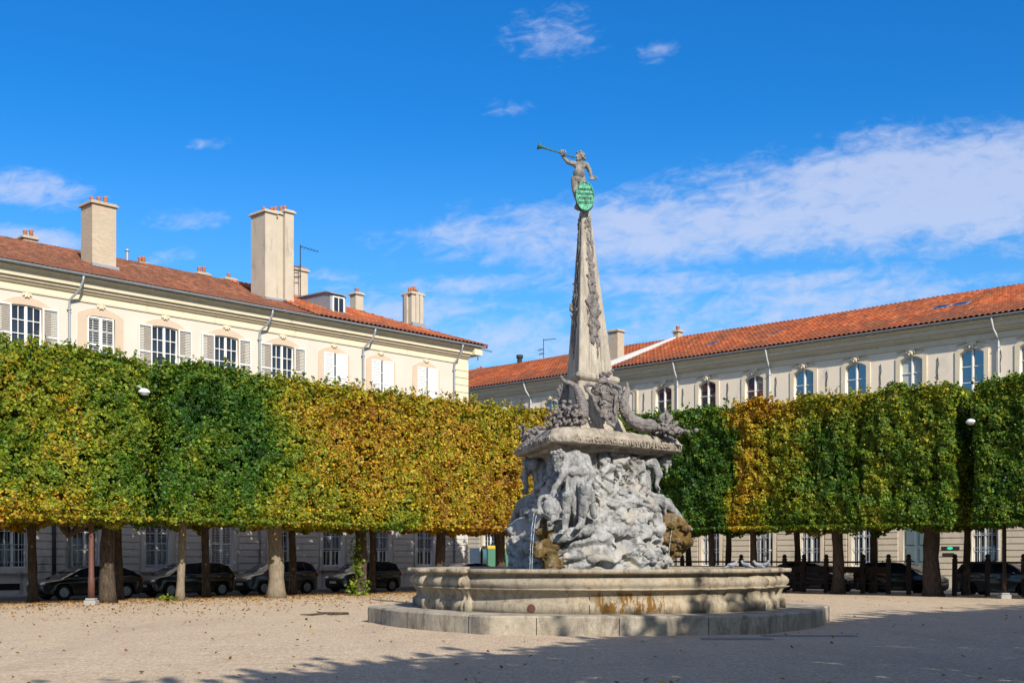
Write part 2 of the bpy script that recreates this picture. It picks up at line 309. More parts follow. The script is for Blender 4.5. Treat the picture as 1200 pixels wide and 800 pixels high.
class MB:
    def __init__(s): s.v = []; s.f = []; s.sm = False
    def add(s, vs, fs):
        k = len(s.v); s.v += [tuple(p) for p in vs]; s.f += [tuple(i+k for i in q) for q in fs]; return s
    def box(s, x0, x1, y0, y1, z0, z1, rot=None, pivot=None):
        vs = [Vector(p) for p in ((x0, y0, z0), (x1, y0, z0), (x1, y1, z0), (x0, y1, z0), (x0, y0, z1), (x1, y0, z1), (x1, y1, z1), (x0, y1, z1))]
        if rot is not None:
            c = Vector(pivot) if pivot else Vector(((x0+x1)/2, (y0+y1)/2, (z0+z1)/2)); vs = [rot @ (p-c)+c for p in vs]
        return s.add(vs, [(0, 3, 2, 1), (4, 5, 6, 7), (0, 1, 5, 4), (1, 2, 6, 5), (2, 3, 7, 6), (3, 0, 4, 7)])
    def tube(s, pts, rs, n=8, cap=True):
        pts = [Vector(p) for p in pts]
        if isinstance(rs, (int, float)): rs = [rs]*len(pts)
        rings = []; prev = None
        for i, p in enumerate(pts):
            d = (pts[min(i+1, len(pts)-1)]-pts[max(i-1, 0)])
            d = d.normalized() if d.length > 1e-9 else Vector((0, 0, 1))
            a = prev-d*prev.dot(d) if prev is not None else (Vector((1, 0, 0)) if abs(d.x) < .9 else Vector((0, 1, 0))); 
            a = (a-d*a.dot(d)).normalized(); prev = a; b = d.cross(a)
            rings.append([p+(a*math.cos(2*math.pi*k/n)+b*math.sin(2*math.pi*k/n))*rs[i] for k in range(n)])
        vs = [q for r_ in rings for q in r_]; fs = []
        for i in range(len(rings)-1):
            for k in range(n):
                fs.append((i*n+k, i*n+(k+1) % n, (i+1)*n+(k+1) % n, (i+1)*n+k))
        if cap: fs += [tuple(range(n))[::-1], tuple((len(rings)-1)*n+k for k in range(n))]
        return s.add(vs, fs)
    def cap(s, p0, p1, r0, r1=None, n=10):            # closed tapered capsule
        p0, p1 = Vector(p0), Vector(p1); r1 = r0 if r1 is None else r1; d = p1-p0
        if d.length < 1e-6: d = Vector((0, 0, 1e-4)); p1 = p0+d
        u = d.normalized(); pts, rs = [], []
        for a in (-80, -55, -30, 0): pts.append(p0+u*r0*math.sin(R(a))); rs.append(r0*math.cos(R(a)))
        for a in (0, 30, 55, 80): pts.append(p1+u*r1*math.sin(R(a))); rs.append(r1*math.cos(R(a)))
        return s.tube(pts, rs, n)
    def ell(s, c, r, rot=None, n=12):
        c = Vector(c); rot = rot or Matrix.Identity(3); vs, fs = [], []; m = n//2+1
        for i in range(1, m):
            th = math.pi*i/m
            for k in range(n):
                ph = 2*math.pi*k/n; vs.append(c+rot @ Vector((r[0]*math.sin(th)*math.cos(ph), r[1]*math.sin(th)*math.sin(ph), r[2]*math.cos(th))))
        for i in range(m-2):
            for k in range(n): fs.append((i*n+k, (i+1)*n+k, (i+1)*n+(k+1) % n, i*n+(k+1) % n))
        top = len(vs); vs.append(c+rot @ Vector((0, 0, r[2]))); vs.append(c+rot @ Vector((0, 0, -r[2])))
        for k in range(n): fs += [(top, k, (k+1) % n), (top+1, (m-2)*n+(k+1) % n, (m-2)*n+k)]
        return s.add(vs, fs)
    def lathe(s, prof, c=(0, 0, 0), n=24, axis='z'):
        vs, fs = [], []
        for (r_, z) in prof:
            for k in range(n):
                a = 2*math.pi*k/n; p = (r_*math.cos(a), r_*math.sin(a), z)
                if axis == 'y': p = (p[0], p[2], p[1])
                vs.append((p[0]+c[0], p[1]+c[1], p[2]+c[2]))
        for i in range(len(prof)-1):
            for k in range(n): fs.append((i*n+k, i*n+(k+1) % n, (i+1)*n+(k+1) % n, (i+1)*n+k))
        fs += [tuple(range(n))[::-1], tuple((len(prof)-1)*n+k for k in range(n))]
        return s.add(vs, fs)
    def prism(s, poly, a0, a1, axis='y'):              # polygon in XZ (axis y) or YZ (axis x), closed
        n = len(poly); f = (lambda p, a: (p[0], a, p[1])) if axis == 'y' else (lambda p, a: (a, p[0], p[1])) if axis == 'x' else (lambda p, a: (p[0], p[1], a))
        vs = [f(p, a0) for p in poly]+[f(p, a1) for p in poly]
        fs = [(k, (k+1) % n, n+(k+1) % n, n+k) for k in range(n)]+[tuple(range(n))[::-1], tuple(range(n, 2*n))]
        return s.add(vs, fs)
    def mesh(s, name='m', smooth=False):
        me = bpy.data.meshes.new(name); me.from_pydata(s.v, [], s.f); me.update()
        bm = bmesh.new(); bm.from_mesh(me); bmesh.ops.recalc_face_normals(bm, faces=bm.faces[:]); bm.to_mesh(me); bm.free()
        if smooth: me.shade_smooth() if hasattr(me, 'shade_smooth') else None
        return me
    def build(s, name, mat, parent=None, smooth=False, world=False): return link(name, s.mesh(name, smooth), mat, parent, world)
def bevel(me, w=.01, seg=2, ang=35):
    bm = bmesh.new(); bm.from_mesh(me); bm.normal_update()
    es = [e for e in bm.edges if len(e.link_faces) == 2 and e.calc_face_angle(0) > R(ang)]
    bmesh.ops.bevel(bm, geom=es, offset=w, segments=seg, profile=.6, affect='EDGES', clamp_overlap=True); bm.to_mesh(me); bm.free(); return me
def plate(outer, holes, t, y=0.0, name='plate'):       # loops in XZ, front face at y - t, back at y
    cu = bpy.data.curves.new('c', 'CURVE'); cu.dimensions = '2D'; cu.fill_mode = 'BOTH'; cu.extrude = t/2
    for lp in [outer]+list(holes):
        sp_ = cu.splines.new('POLY'); sp_.points.add(len(lp)-1)
        for i, p in enumerate(lp): sp_.points[i].co = (p[0], p[1], 0, 1)
        sp_.use_cyclic_u = True
    ob = bpy.data.objects.new('c', cu); me = bpy.data.meshes.new_from_object(ob); bpy.data.objects.remove(ob); bpy.data.curves.remove(cu)
    me.transform(Matrix(((1, 0, 0, 0), (0, 0, 1, y-t/2), (0, 1, 0, 0), (0, 0, 0, 1)))); me.flip_normals(); me.name = name
    me.materials.clear(); return me
def text_mesh(txt, size, depth=.006, spacing=1.0, align='CENTER'):
    cu = bpy.data.curves.new('t', 'FONT'); cu.body = txt; cu.size = size; cu.extrude = depth; cu.align_x = align; cu.align_y = 'CENTER'; cu.space_character = spacing
    cu.resolution_u = 3; cu.offset = size*.018
    ob = bpy.data.objects.new('t', cu); me = bpy.data.meshes.new_from_object(ob); bpy.data.objects.remove(ob); bpy.data.curves.remove(cu); me.materials.clear(); return me
def arch(cx, w, z0, z1, rise, n=9):                    # rectangle with a segmental head
    pts = [(cx-w/2, z0), (cx+w/2, z0)]
    for i in range(n+1):
        u = 1-2*i/n; pts.append((cx+u*w/2, z1-rise+rise*(1-u*u)))
    return pts
_H = {}
def vnoise(p, seed=0):                                 # smooth value noise, p (n,3)
    if seed not in _H: _H[seed] = np.random.default_rng(seed+100).random(4096).astype(np.float32)
    T = _H[seed]; i = np.floor(p).astype(np.int64); f = p-i; f = f*f*(3-2*f)
    def h(a, b, c): return T[((a*73856093) ^ (b*19349663) ^ (c*83492791)) & 4095]
    x, y, z = i[:, 0], i[:, 1], i[:, 2]; r = 0
    for dx in (0, 1):
        for dy in (0, 1):
            for dz in (0, 1):
                w = (f[:, 0] if dx else 1-f[:, 0])*(f[:, 1] if dy else 1-f[:, 1])*(f[:, 2] if dz else 1-f[:, 2])
                r = r+w*h(x+dx, y+dy, z+dz)
    return r
def fbm(p, sc, oct=4, seed=0, gain=.5):
    r = 0; a = 1; tt = 0
    for k in range(oct): r = r+a*vnoise(p*sc*(2**k)+k*7.3, seed+k); tt += a; a *= gain
    return r/tt
def sculpt(mb, voxel, smooth=3, disp=None, name='carving'):
    me = mb.mesh('tmp'); ob = bpy.data.objects.new('tmp', me); COL.objects.link(ob)
    m = ob.modifiers.new('r', 'REMESH'); m.mode = 'VOXEL'; m.voxel_size = voxel
    if smooth: k = ob.modifiers.new('s', 'SMOOTH'); k.iterations = smooth; k.factor = .5
    dg = bpy.context.evaluated_depsgraph_get(); ev = ob.evaluated_get(dg); out = bpy.data.meshes.new_from_object(ev, depsgraph=dg)
    bpy.data.objects.remove(ob); bpy.data.meshes.remove(me); out.name = name
    if disp:
        n = len(out.vertices); cco = np.empty(n*3, np.float32); nn = np.empty(n*3, np.float32)
        out.vertices.foreach_get('co', cco); out.vertex_normals.foreach_get('vector', nn); cco = cco.reshape(-1, 3); nn = nn.reshape(-1, 3)
        cco = cco+nn*disp(cco)[:, None]; out.vertices.foreach_set('co', cco.astype(np.float32).ravel()); out.update()
    out.shade_smooth(); return out

# ------------------------------------------------------------------ wall frames: left wall and right wall of the square
PL = Vector((-21.7, 50, 0)); AL = math.atan2(.7233, .6905); dL = Vector((.6905, .7233, 0)); nL = Vector((.7233, -.6905, 0))
PR = Vector((26.2, 60.5, 0)); AR = math.atan2(-.6902, .7236); dR = Vector((-.7236, .6902, 0)); nR = Vector((-.6902, -.7236, 0))
def Lw(t_, n_, z=0.0): return PL+dL*t_+nL*n_+Vector((0, 0, z))
def Rw(t_, n_, z=0.0): return PR+dR*t_+nR*n_+Vector((0, 0, z))
def tL(x, n_=0.0):
    u = (x-600)/F; P = Lw(0, n_); return (P.y*u-P.x)/(dL.x-dL.y*u)
def tR(x, n_=0.0):
    u = (x-600)/F; P = Rw(0, n_); return (P.x-P.y*u)/(-dR.x+dR.y*u)

# ------------------------------------------------------------------ ground, roads, square
def sheet(name, poly, z, mat, thick=None, label=None):
    mb = MB()
    if thick: mb.prism([(p[0], p[1]) for p in poly], z-thick, z, 'z')
    else: mb.add([(p[0], p[1], z) for p in poly], [tuple(range(len(poly)))])
    o = mb.build(name, mat); tag(o, kind='structure'); return o
sheet('ground', [(-700, -500), (700, -500), (700, 1500), (-700, 1500)], -.13, 'earth')
KL, KR = 7.8, 11.2
c0 = Lw(0, 0); 
def cross(nl, nr):      # the point nl from the left wall and nr from the right wall
    # solve Lw(t,nl) on the line n=nr of the right wall
    P = Lw(0, nl); k = (P-PR).dot(nR); s_ = dL.dot(nR); return P+dL*((nr-k)/s_)
def quad(nl0, nl1, nr0, nr1): return [cross(nl0, nr0), cross(nl0, nr1), cross(nl1, nr1), cross(nl1, nr0)]
sheet('road', quad(-1, 90, 1.6, 90), -.122, 'asphalt')
sheet('road', [Lw(-60, 1.4), Lw(-60, KL), cross(KL, 14), cross(1.4, 14)], -.118, 'asphalt')
road2 = sheet('road', [cross(-60, 1.6), cross(-60, 12.5), cross(0, 12.5), cross(0, 1.6)], -.116, 'asphalt')
sheet('square_ground', quad(KL, 75, KR, 95), 0, 'gravel', .125)
sheet('pavement', [Lw(-60, -.3), Lw(-60, 1.4), Lw(27.9, 1.4), Lw(27.9, -.3)], 0, 'pave', .124)
sheet('pavement', [cross(-60, -.3), cross(-60, 1.6), cross(90, 1.6), cross(90, -.3)], -.002, 'pave', .122)
def kerb(p0, p1, nn, w=.16):
    p0, p1 = Vector(p0), Vector(p1); d = (p1-p0); L = d.length; d.normalize(); k = int(L/1.1); mb = MB()
    for i in range(k):
        a = p0+d*(i*L/k+.006); b = p0+d*((i+1)*L/k-.006)
        q = [a, b, b+nn*w, a+nn*w]; mb.prism([(v_.x, v_.y) for v_ in q], -.125, .014, 'z')
    o = link('kerb', bevel(mb.mesh(), .015, 1), 'kerb'); tag(o, kind='structure')
kerb(Lw(-40, KL), cross(KL, KR), -nL); kerb(cross(KL, KR), Rw(-30, KR), -nR)
kerb(Lw(-40, 1.4), Lw(27.9, 1.4), nL, .14); kerb(cross(-30, 1.6), Rw(-30, 1.6), nR, .14)

# ------------------------------------------------------------------ building pieces (local frame: facade at y=0, front is -y)
EAVE, RIDGE, RY = 14.05, 17.0, 7.6
def roof_sheet(x0, x1, p, c, amp, lift, cols, hip=None, y0=-.78, flip=False):
    slope_len = math.hypot(RY-y0, RIDGE-EAVE+.25); sn, cs = (RIDGE-(EAVE-.25))/slope_len, (RY-y0)/slope_len
    xs = np.arange(x0, x1+1e-6, p/cols); nc = int(slope_len/c)+1
    vs_ = []
    for k in range(nc): vs_ += [(k*c+.001, 1.0, k), ((k+1)*c-.004, 0.0, k)]
    vs_ = [(min(a, slope_len), b, k) for a, b, k in vs_]
    X, Vv = np.meshgrid(xs, [a for a, b, k in vs_]); Lf = np.array([b for a, b, k in vs_])[:, None]
    prof = np.abs(np.cos(np.pi*X/p))**.8 if amp > .02 else (np.mod(X/p, 1) > .08)*1.0
    H = amp*prof+lift*Lf+.004*np.sin(X*1.7+Vv*2.3)+.03*np.sin(X*.35+1)*np.sin(Vv*.5)
    Y = y0+Vv*cs-H*sn; Z = EAVE-.25+.28+Vv*sn+H*cs-.03
    Xc = X.copy()
    if hip is not None: Xc = np.minimum(X, hip+.78-(Y-y0))
    n0, n1 = X.shape; P = np.stack([Xc, Y, Z], -1).reshape(-1, 3)
    idx = np.arange(n0*n1).reshape(n0, n1)
    Q = np.stack([idx[:-1, :-1], idx[:-1, 1:], idx[1:, 1:], idx[1:, :-1]], -1).reshape(-1, 4)
    me = bpy.data.meshes.new('tiles'); me.vertices.add(len(P)); me.vertices.foreach_set('co', P.astype(np.float32).ravel())
    me.loops.add(len(Q)*4); me.loops.foreach_set('vertex_index', Q.astype(np.int32).ravel()); me.polygons.add(len(Q))
    me.polygons.foreach_set('loop_start', np.arange(0, len(Q)*4, 4, dtype=np.int32))
    uv = me.uv_layers.new(name='UVMap'); UVp = np.stack([X+p/2, Vv+.0005], -1).reshape(-1, 2)
    FU = UVp[Q]; ctr = FU.mean(1, keepdims=True); FU = ctr+(FU-ctr)*.9
    uv.data.foreach_set('uv', FU.astype(np.float32).ravel()); me.update(); me.validate(); return me
def roof(parent, x0, x1, kind, hip=None):
    if kind == 'tile_brown': me = roof_sheet(x0, x1, .22, .26, .03, .045, 4, hip)
    else: me = roof_sheet(x0, x1, .30, .42, .11, .05, 7, hip)
    r_ = link('roof', me, kind, parent)
    # rear slope and ends, plain tiles
    mb = MB(); xr = x1 if hip is None else hip-RY
    xe = x1 if hip is None else hip+.78
    mb.add([(x0, RY, RIDGE+.12), (xr, RY, RIDGE+.12), (xe, 2*RY+.78, EAVE), (x0, 2*RY+.78, EAVE)], [(0, 1, 2, 3)])
    if hip is not None: mb.add([(xr, RY, RIDGE+.10), (xe, -.78, EAVE), (xe, 2*RY+.78, EAVE)], [(0, 1, 2)])
    b_ = mb.build('rear_slope', kind, r_)
    # ridge tiles
    mb = MB(); L = xr-x0; k = int(L/.36)
    for i in range(k):
        a = x0+i*L/k; mb.tube([(a, RY, RIDGE+.10), (a+L/k+.03, RY, RIDGE+.125)], [.10, .125], 8)
    if hip is not None:
        p0, p1 = Vector((xr, RY, RIDGE+.08)), Vector((xe, -.76, EAVE+.06)); L = (p1-p0).length; k = int(L/.36)
        for i in range(k): mb.tube([p0.lerp(p1, i/k), p0.lerp(p1, (i+1)/k+.01)], [.10, .125], 8)
    mb.build('ridge_tiles', kind, r_, True); return r_
def cornice(parent, x0, x1, ends=(True, True)):
    prof = [(0, 12.98), (-.05, 12.98), (-.07, 13.05), (-.03, 13.09), (-.03, 13.30), (-.12, 13.34), (-.19, 13.42), (-.26, 13.46), (-.27, 13.56), (-.38, 13.575), (-.40, 13.80), (-.50, 13.82), (-.54, 13.89), (-.62, 13.92), (-.62, 13.98), (0, 13.98)]
    mb = MB(); mb.prism(prof, x0, x1, 'x'); mb.build('cornice', 'trim', parent)
def gutter(parent, x0, x1, mat='zinc'):
    mb = MB(); n = 7
    ring = [(-.74+.09*math.cos(a), 14.06+.09*math.sin(a)) for a in [math.pi+math.pi*k/n for k in range(n+1)]]
    ring += [(p[0]*1+(.012 if p[0] < -.74 else -.012), p[1]+.012) for p in ring[::-1]]
    mb.prism(ring, x0, x1, 'x'); gt = mb.build('gutter', mat, parent)
def downpipe(parent, x, mat='zinc', neck=.25, z0=.1, hopper=False):
    mb = MB(); mb.tube([(x, -.72, 13.99), (x, -.70, 13.80), (x-neck*.2, -.55, 13.40), (x-neck, -.14, 12.95), (x-neck, -.11, 12.7), (x-neck, -.11, 6), (x-neck, -.11, z0)], [.06, .055, .055, .055, .055, .055, .055], 8)
    if hopper: mb.box(x-.09, x+.09, -.82, -.62, 13.7, 13.97)
    for z in (2, 4.6, 7.3, 10, 12.5): mb.box(x-neck-.075, x-neck+.075, -.17, -.001, z, z+.05)
    return mb.build('downpipe', mat, parent, True)
def louvre(w, h, rise, frame=.055, pitch=.075, gapd=False, mid=True, name='shutter'):
    """louvred shutter leaf, origin at bottom centre, thickness along y"""
    mb = MB(); mb.box(-w/2, -w/2+frame, -.02, .02, 0, h); mb.box(w/2-frame, w/2, -.02, .02, 0, h)
    mb.box(-w/2+frame, w/2-frame, -.018, .018, 0, frame*1.5); mb.box(-w/2+frame, w/2-frame, -.018, .018, h-frame*1.2, h)
    if mid: mb.box(-w/2+frame, w/2-frame, -.018, .018, h*.45, h*.45+frame*1.2)
    if abs(pitch-.086) < .001: mb.box(-w/2+frame-.002, w/2-frame+.002, .004, .012, frame, h-frame)
    z = frame*1.5; rot = Matrix.Rotation(R(-38), 3, 'X')
    while z < h-frame*1.3:
        mb.box(-w/2+frame, w/2-frame, -.024, .024, z, z+.012, rot); z += pitch
    return mb.mesh(name)
def casement(w, z0, z1, rise, rows, colsx=4, t_=.05):
    """timber frame with central mullion and glazing bars; centre x=0"""
    mb = MB(); mb2 = plate(arch(0, w, z0, z1, rise), [arch(0, w-.12, z0+.07, z1-.06, rise*.95)], .07, .0)
    mb.box(-.032, .032, -.085, -.005, z0+.05, z1-.03); hgt = z1-z0
    for i in range(1, rows): z = z0+hgt*i/rows*(1.0)*.97; mb.box(-w/2+.04, w/2-.04, -.06, -.012, z-.016, z+.016)
    for s_ in (-1, 1):
        mb.box(.033 if s_ > 0 else -.06, .06 if s_ > 0 else -.033, -.068, -.006, z0+.05, z1-.05)
        if colsx == 4: mb.box(s_*w/4-.013, s_*w/4+.013, -.055, -.012, z0+.05, z1-rise*.6)
    bm = bmesh.new(); bm.from_mesh(mb2); tmp = mb.mesh(); bm.from_mesh(tmp); me = bpy.data.meshes.new('window'); bm.to_mesh(me); bm.free(); return me
def pane_mesh(w, z0, z1, rise): return plate(arch(0, w-.08, z0+.04, z1-.03, rise), [], .01, .012, 'pane')
def keystone_mesh():
    mb = MB(); mb.ell((0, -.05, 0), (.15, .07, .13)); mb.ell((-.16, -.04, .06), (.09, .05, .06)); mb.ell((.16, -.04, .06), (.09, .05, .06))
    mb.ell((0, -.08, .14), (.10, .06, .07)); mb.ell((-.08, -.07, -.12), (.06, .04, .08)); mb.ell((.08, -.07, -.12), (.06, .04, .08)); mb.box(-.28, .28, -.05, .0, .12, .17)
    mb.ell((-.22, -.04, .0), (.05, .04, .09)); mb.ell((.22, -.04, .0), (.05, .04, .09))
    return sculpt(mb, .018, 1, lambda p: .012*(fbm(p, 18, 3, 5)-.5)*2)
KEY = keystone_mesh()
def chimney(parent, x, y, wx, wy, z0, z1, mat, pots, cap=True, ribs=0, potr=.10):
    """x along facade, y depth of the centre"""
    mb = MB(); mb.box(x-wx/2, x+wx/2, y-wy/2, y+wy/2, z0, z1)
    if ribs:
        for k in range(ribs+1):
            if k in (0, ribs): continue
            xx = x-wx/2+wx*k/ribs; mb.box(xx-.03, xx+.2, y-wy/2-.10, y-wy/2+.05, z0, z1-.003)
        mb.box(x-wx/2-.10, x-wx/2+.05, y-wy*.1, y+wy*.25, z0, z1-.003)
    me = bevel(mb.mesh(), .015, 1); c_ = link('chimney', me, mat, parent)
    if cap:
        mb = MB(); mb.box(x-wx/2-.10, x+wx/2+.10, y-wy/2-.10, y+wy/2+.10, z1+.001, z1+.10); mb.box(x-wx/2-.04, x+wx/2+.04, y-wy/2-.04, y+wy/2+.04, z1+.101, z1+.17)
        link('cap', bevel(mb.mesh(), .02, 1), mat, c_)
    for k in range(pots):
        dx = (k-(pots-1)/2)*wx/max(pots, 1)*.85; h = .28+.08*((k*7) % 3)
        mb = MB(); mb.lathe([(potr, 0), (potr*.82, h*.6), (potr*1.05, h*.85), (potr*1.1, h), (potr*.8, h)], (x+dx, y, z1+(.17 if cap else 0)), 12); mb.build('chimney_pot', 'pot', c_, True)
    # flashing at the foot
    zf = EAVE+(y-wy/2+.78)*(RIDGE-EAVE+.25)/(RY+.78)-.0
    if z0 < 16.9 and y < RY:
        mb = MB(); mb.box(x-wx/2-.07, x+wx/2+.07, y-wy/2-.16, y-wy/2-.015, zf-.2, zf+.12); mb.build('flashing', 'zinc', c_)
    return c_
def antenna(parent, x, y, z0, h, flip=1, name='antenna'):
    mb = MB(); mb.tube([(x, y, z0), (x, y, z0+h)], .03, 6)
    for zz, L, s_ in ((.97, 1.3, flip), (.62, .6, -flip), (.45, .5, -flip)):
        a = Vector((x, y, z0+h*zz)); b = a+Vector((s_*L, 0, -.06)); mb.tube([a, b], .02, 5)
        for k in range(6): p = a.lerp(b, (k+.5)/6); mb.tube([p+Vector((0, -.16+.015*k, .06)), p+Vector((0, .16-.015*k, -.06))], .012, 4)
    return mb.build(name, 'iron', parent)
def win(parent, cx, kind, glass='glass', wname='window'):
    """a window with its parts, built once per kind and then copied"""
    if kind not in PROTO:
        w, z0, z1, rise, rows, cols_, setb = WK[kind]
        fr = casement(w, z0, z1, rise, rows, cols_); ps = pane_mesh(w, z0, z1, rise)
        PROTO[kind] = (fr, ps)
    fr, ps = PROTO[kind]; w, z0, z1, rise, rows, cols_, setb = WK[kind]
    o = link(wname, fr, None, parent); o.location = (cx, setb, 0)
    if not fr.materials: fr.materials.append(M['white_paint'])
    if glass == 'glass':
        if not ps.materials: ps.materials.append(M['glass'])
        link('pane', ps, None, o)
    else: p2 = ps.copy(); link('pane', p2, glass, o)
    return o
PROTO = {}
WK = {'upA': (1.34, 10.05, 12.45, .05, 4, 4, .12), 'upR': (1.28, 10.0, 12.62, .22, 3, 2, .16), 'midA': (1.15, 5.4, 8.3, .14, 4, 4, .16), 'midR': (1.28, 5.4, 8.5, .2, 3, 2, .16),
      'lowA': (1.20, 1.15, 3.6, .1, 3, 4, .16), 'lowR': (1.30, 1.10, 3.7, .15, 3, 4, .16)}
def surround(parent, cx, kind, wide, mat, sill=True, name='window_surround', rise_add=.25):
    w, z0, z1, rise = WK[kind][:4]
    me = plate(arch(cx, w+2*wide, z0-.02, z1+wide*.9, rise+rise_add), [arch(cx, w, z0, z1, rise)], .035, -.001)
    o = link(name, me, mat, parent)
    return o
SLEAF = {}
def shutter(parent, x, z, w, h, mat, y=-.06, rz=0, pitch=.075):
    k = (round(w, 2), round(h, 2), mat, pitch)
    if k not in SLEAF:
        SLEAF[k] = louvre(w, h, 0, pitch=pitch); SLEAF[k].materials.append(M[mat])
    o = link('shutter', SLEAF[k], None, parent); o.location = (x, y, z); o.rotation_euler = (0, 0, rz); return o
def bars(parent, cx, kind, mat='zinc', n=9, y=-.03):
    w, z0, z1, rise = WK[kind][:4]; mb = MB()
    for k in range(n): x = cx-w/2+.05+(w-.1)*k/(n-1); mb.tube([(x, y, z0+.02), (x, y, z1-rise*.9)], .011, 5)
    for z in (z0+.25, z0+1.0, z0+1.75): mb.box(cx-w/2, cx+w/2, y-.012, y+.012, z, z+.03)
    return mb.build('window_bars', mat, parent)
def facade(parent, x0, x1, ups, mids, lows, mat_up, mat_low, kU, kM, kL, doors=()):
    def ok(x): return x0+.7 < x < x1-.7
    holesU = [arch(x, *WK[kU][:4]) for x in ups]+[arch(x, *WK[kM][:4]) for x in mids]
    up = link('wall', plate([(x0, 4.3), (x1, 4.3), (x1, 14.0), (x0, 14.0)], holesU, .4, .4), mat_up, parent)
    holesL = [arch(x, *WK[kL][:4]) for x in lows]+[arch(x, w, .15, h, .12) for x, w, h in doors]
    lo = link('ground_floor_wall', plate([(x0, -.12), (x1, -.12), (x1, 4.3), (x0, 4.3)], holesL, .4, .4), mat_low, parent)
    mb = MB(); mb.box(x0, x1, -.09, -.001, 4.12, 4.42); mb.box(x0, x1, -.14, -.001, 4.421, 4.50); mb.build('string_course', 'trim' if mat_low == 'rustic_r' else 'rustic', parent)
    mb = MB(); mb.box(x0, x1, -.05, -.001, -.12, .62); mb.build('plinth', mat_low, parent)
    # rusticated courses between the openings
    edges = [x0]+sorted([e for x in lows for e in (x-.95, x+.95)]+[e for x, w, h in doors for e in (x-w/2-.3, x+w/2+.3)])+[x1]
    for i in range(0, len(edges), 2):
        a, b = edges[i], edges[i+1]
        if b-a < .15: continue
        mb = MB(); z = .66; mb.box(a+.01, b-.01, -.012, -.001, .63, 4.1)
        while z < 4.0: mb.box(a, b, -.06, -.0115, z, z+.285); z += .335
        link('stone_pier', bevel(mb.mesh(), .006, 1), mat_low, parent)
    mb = MB(); mb.box(x0+.01, x1-.01, .5, 15, -.1, 13.9); mb.build('inner_block', 'dark', parent)
    for x in lows:
        w, z0, z1, rise = WK[kL][:4]
        link('window_surround', plate(arch(x, w+.44, z0-.12, z1+.2, rise), [arch(x, w, z0, z1, rise)], .05, -.001), 'trim' if mat_low == 'rustic_r' else 'rustic', parent)
        mb = MB(); mb.box(x-w/2-.28, x+w/2+.28, -.12, -.002, z0-.22, z0-.121); mb.build('window_sill', 'trim' if mat_low == 'rustic_r' else 'rustic', parent)

# ---- left terrace, two houses
HA = thing('town_house', 'cream house with brown tiled roof, grey open shutters and two tall chimneys', 'house', PL, AL)
HB = thing('town_house', 'cream corner house with white closed shutters and orange tiled hip roof', 'house', PL+dL*16, AL); HB_X = 16
XA0, XA1 = -14, 16; XB1 = 27.6
upsA = [tL(x) for x in (31, 118, 193, 265, 331)]; extra = [upsA[0]-3.3*k for k in (1, 2, 3, 4)]
lowA = [tL(x) for x in (15, 100, 184, 260, 328)]; exl = [lowA[0]-3.3*k for k in (1, 2, 3)]
facade(HA, XA0, XA1, upsA+extra, upsA+extra, lowA+exl, 'plaster_l', 'rustic', 'upA', 'midA', 'lowA')
for i, x in enumerate(upsA+extra):
    surround(HA, x, 'upA', .40 if i != 1 else .42, 'beige', rise_add=.30)
    link('window_lintel', plate(arch(x, 1.15+.5, 12.0, 12.72, .26), [arch(x, 1.152, 11.9, 12.452, .14)] if False else [], .03, -.04), 'trim', HA) if False else None
    k_ = link('keystone', KEY, 'beige', HA); k_.location = (x, -.05, 12.86); k_.scale = (.8, .6, .55)
    if i == 1:
        o = win(HA, x, 'upA'); mb = MB(); shutter(o, -.32, 10.08, .62, 2.32, 'white_paint', -.12, 0, .11); shutter(o, .32, 10.08, .62, 2.32, 'white_paint', -.12, 0, .11)
    else:
        o = win(HA, x, 'upA'); s_ = WK['upA'][6]
        shutter(o, -1.04, 10.08, .70, 2.34, 'shutter_grey', -.20); shutter(o, 1.04, 10.08, .70, 2.34, 'shutter_grey', -.20)
    win(HA, x, 'midA'); surround(HA, x, 'midA', .3, 'beige')
    # low balcony rail at the foot of each upper window
    mb = MB(); 
    for k in range(9): mb.tube([(x-.56+.14*k, -.08, 10.05), (x-.56+.14*k, -.08, 10.75)], .010, 4)
    mb.box(x-.6, x+.6, -.10, -.06, 10.75, 10.79); mb.build('window_rail', 'iron', HA)
for i, x in enumerate(lowA+exl):
    o = win(HA, x, 'lowA')
    if i in (2,): shutter(o, -.30, 1.2, .56, 2.3, 'shutter_blue', -.09, 0, .10); shutter(o, .30, 1.2, .56, 2.3, 'shutter_blue', -.09, 0, .10)
    elif i in (3,): shutter(o, -.30, 1.2, .56, 2.3, 'shutter_grey', -.09, 0, .08); shutter(o, .30, 1.2, .56, 2.3, 'shutter_white', -.09, 0, .08)
    else: bars(o, 0, 'lowA', 'shutter_blue', 8, -.14)
for x in (tL(13), tL(184)):
    mb = MB(); mb.box(x-.55, x+.35, -.062, -.052, .22, .50); mb.build('cellar_vent', 'dark', HA)
cornice(HA, XA0, XA1); gutter(HA, XA0, XA1); roof(HA, XA0, XA1+.1, 'tile_brown')
for xx, hp in ((80, False), (303, False)): downpipe(HA, tL(xx)+.35, 'zinc', .35)
mb = MB(); mb.tube([(tL(62), -.10, .3), (tL(62), -.10, 3.9)], .09, 8); mb.build('downpipe', 'iron', HA, True)
chimney(HA, 6.15, 3.3, 1.22, 1.15, 14.8, 18.35, 'chim_brick', 3)
C2 = chimney(HA, 15.35, 3.0, .72, 1.35, 14.6, 19.85, 'chim_render', 1)
for (cx_, cy_, wx_, wy_, zt_, pn_) in ((15.98, 3.02, .52, 1.05, 19.95, 2), (16.53, 2.93, .56, 1.25, 20.10, 2)): chimney(HA, cx_, cy_, wx_, wy_, 14.6, zt_, 'chim_render', pn_)
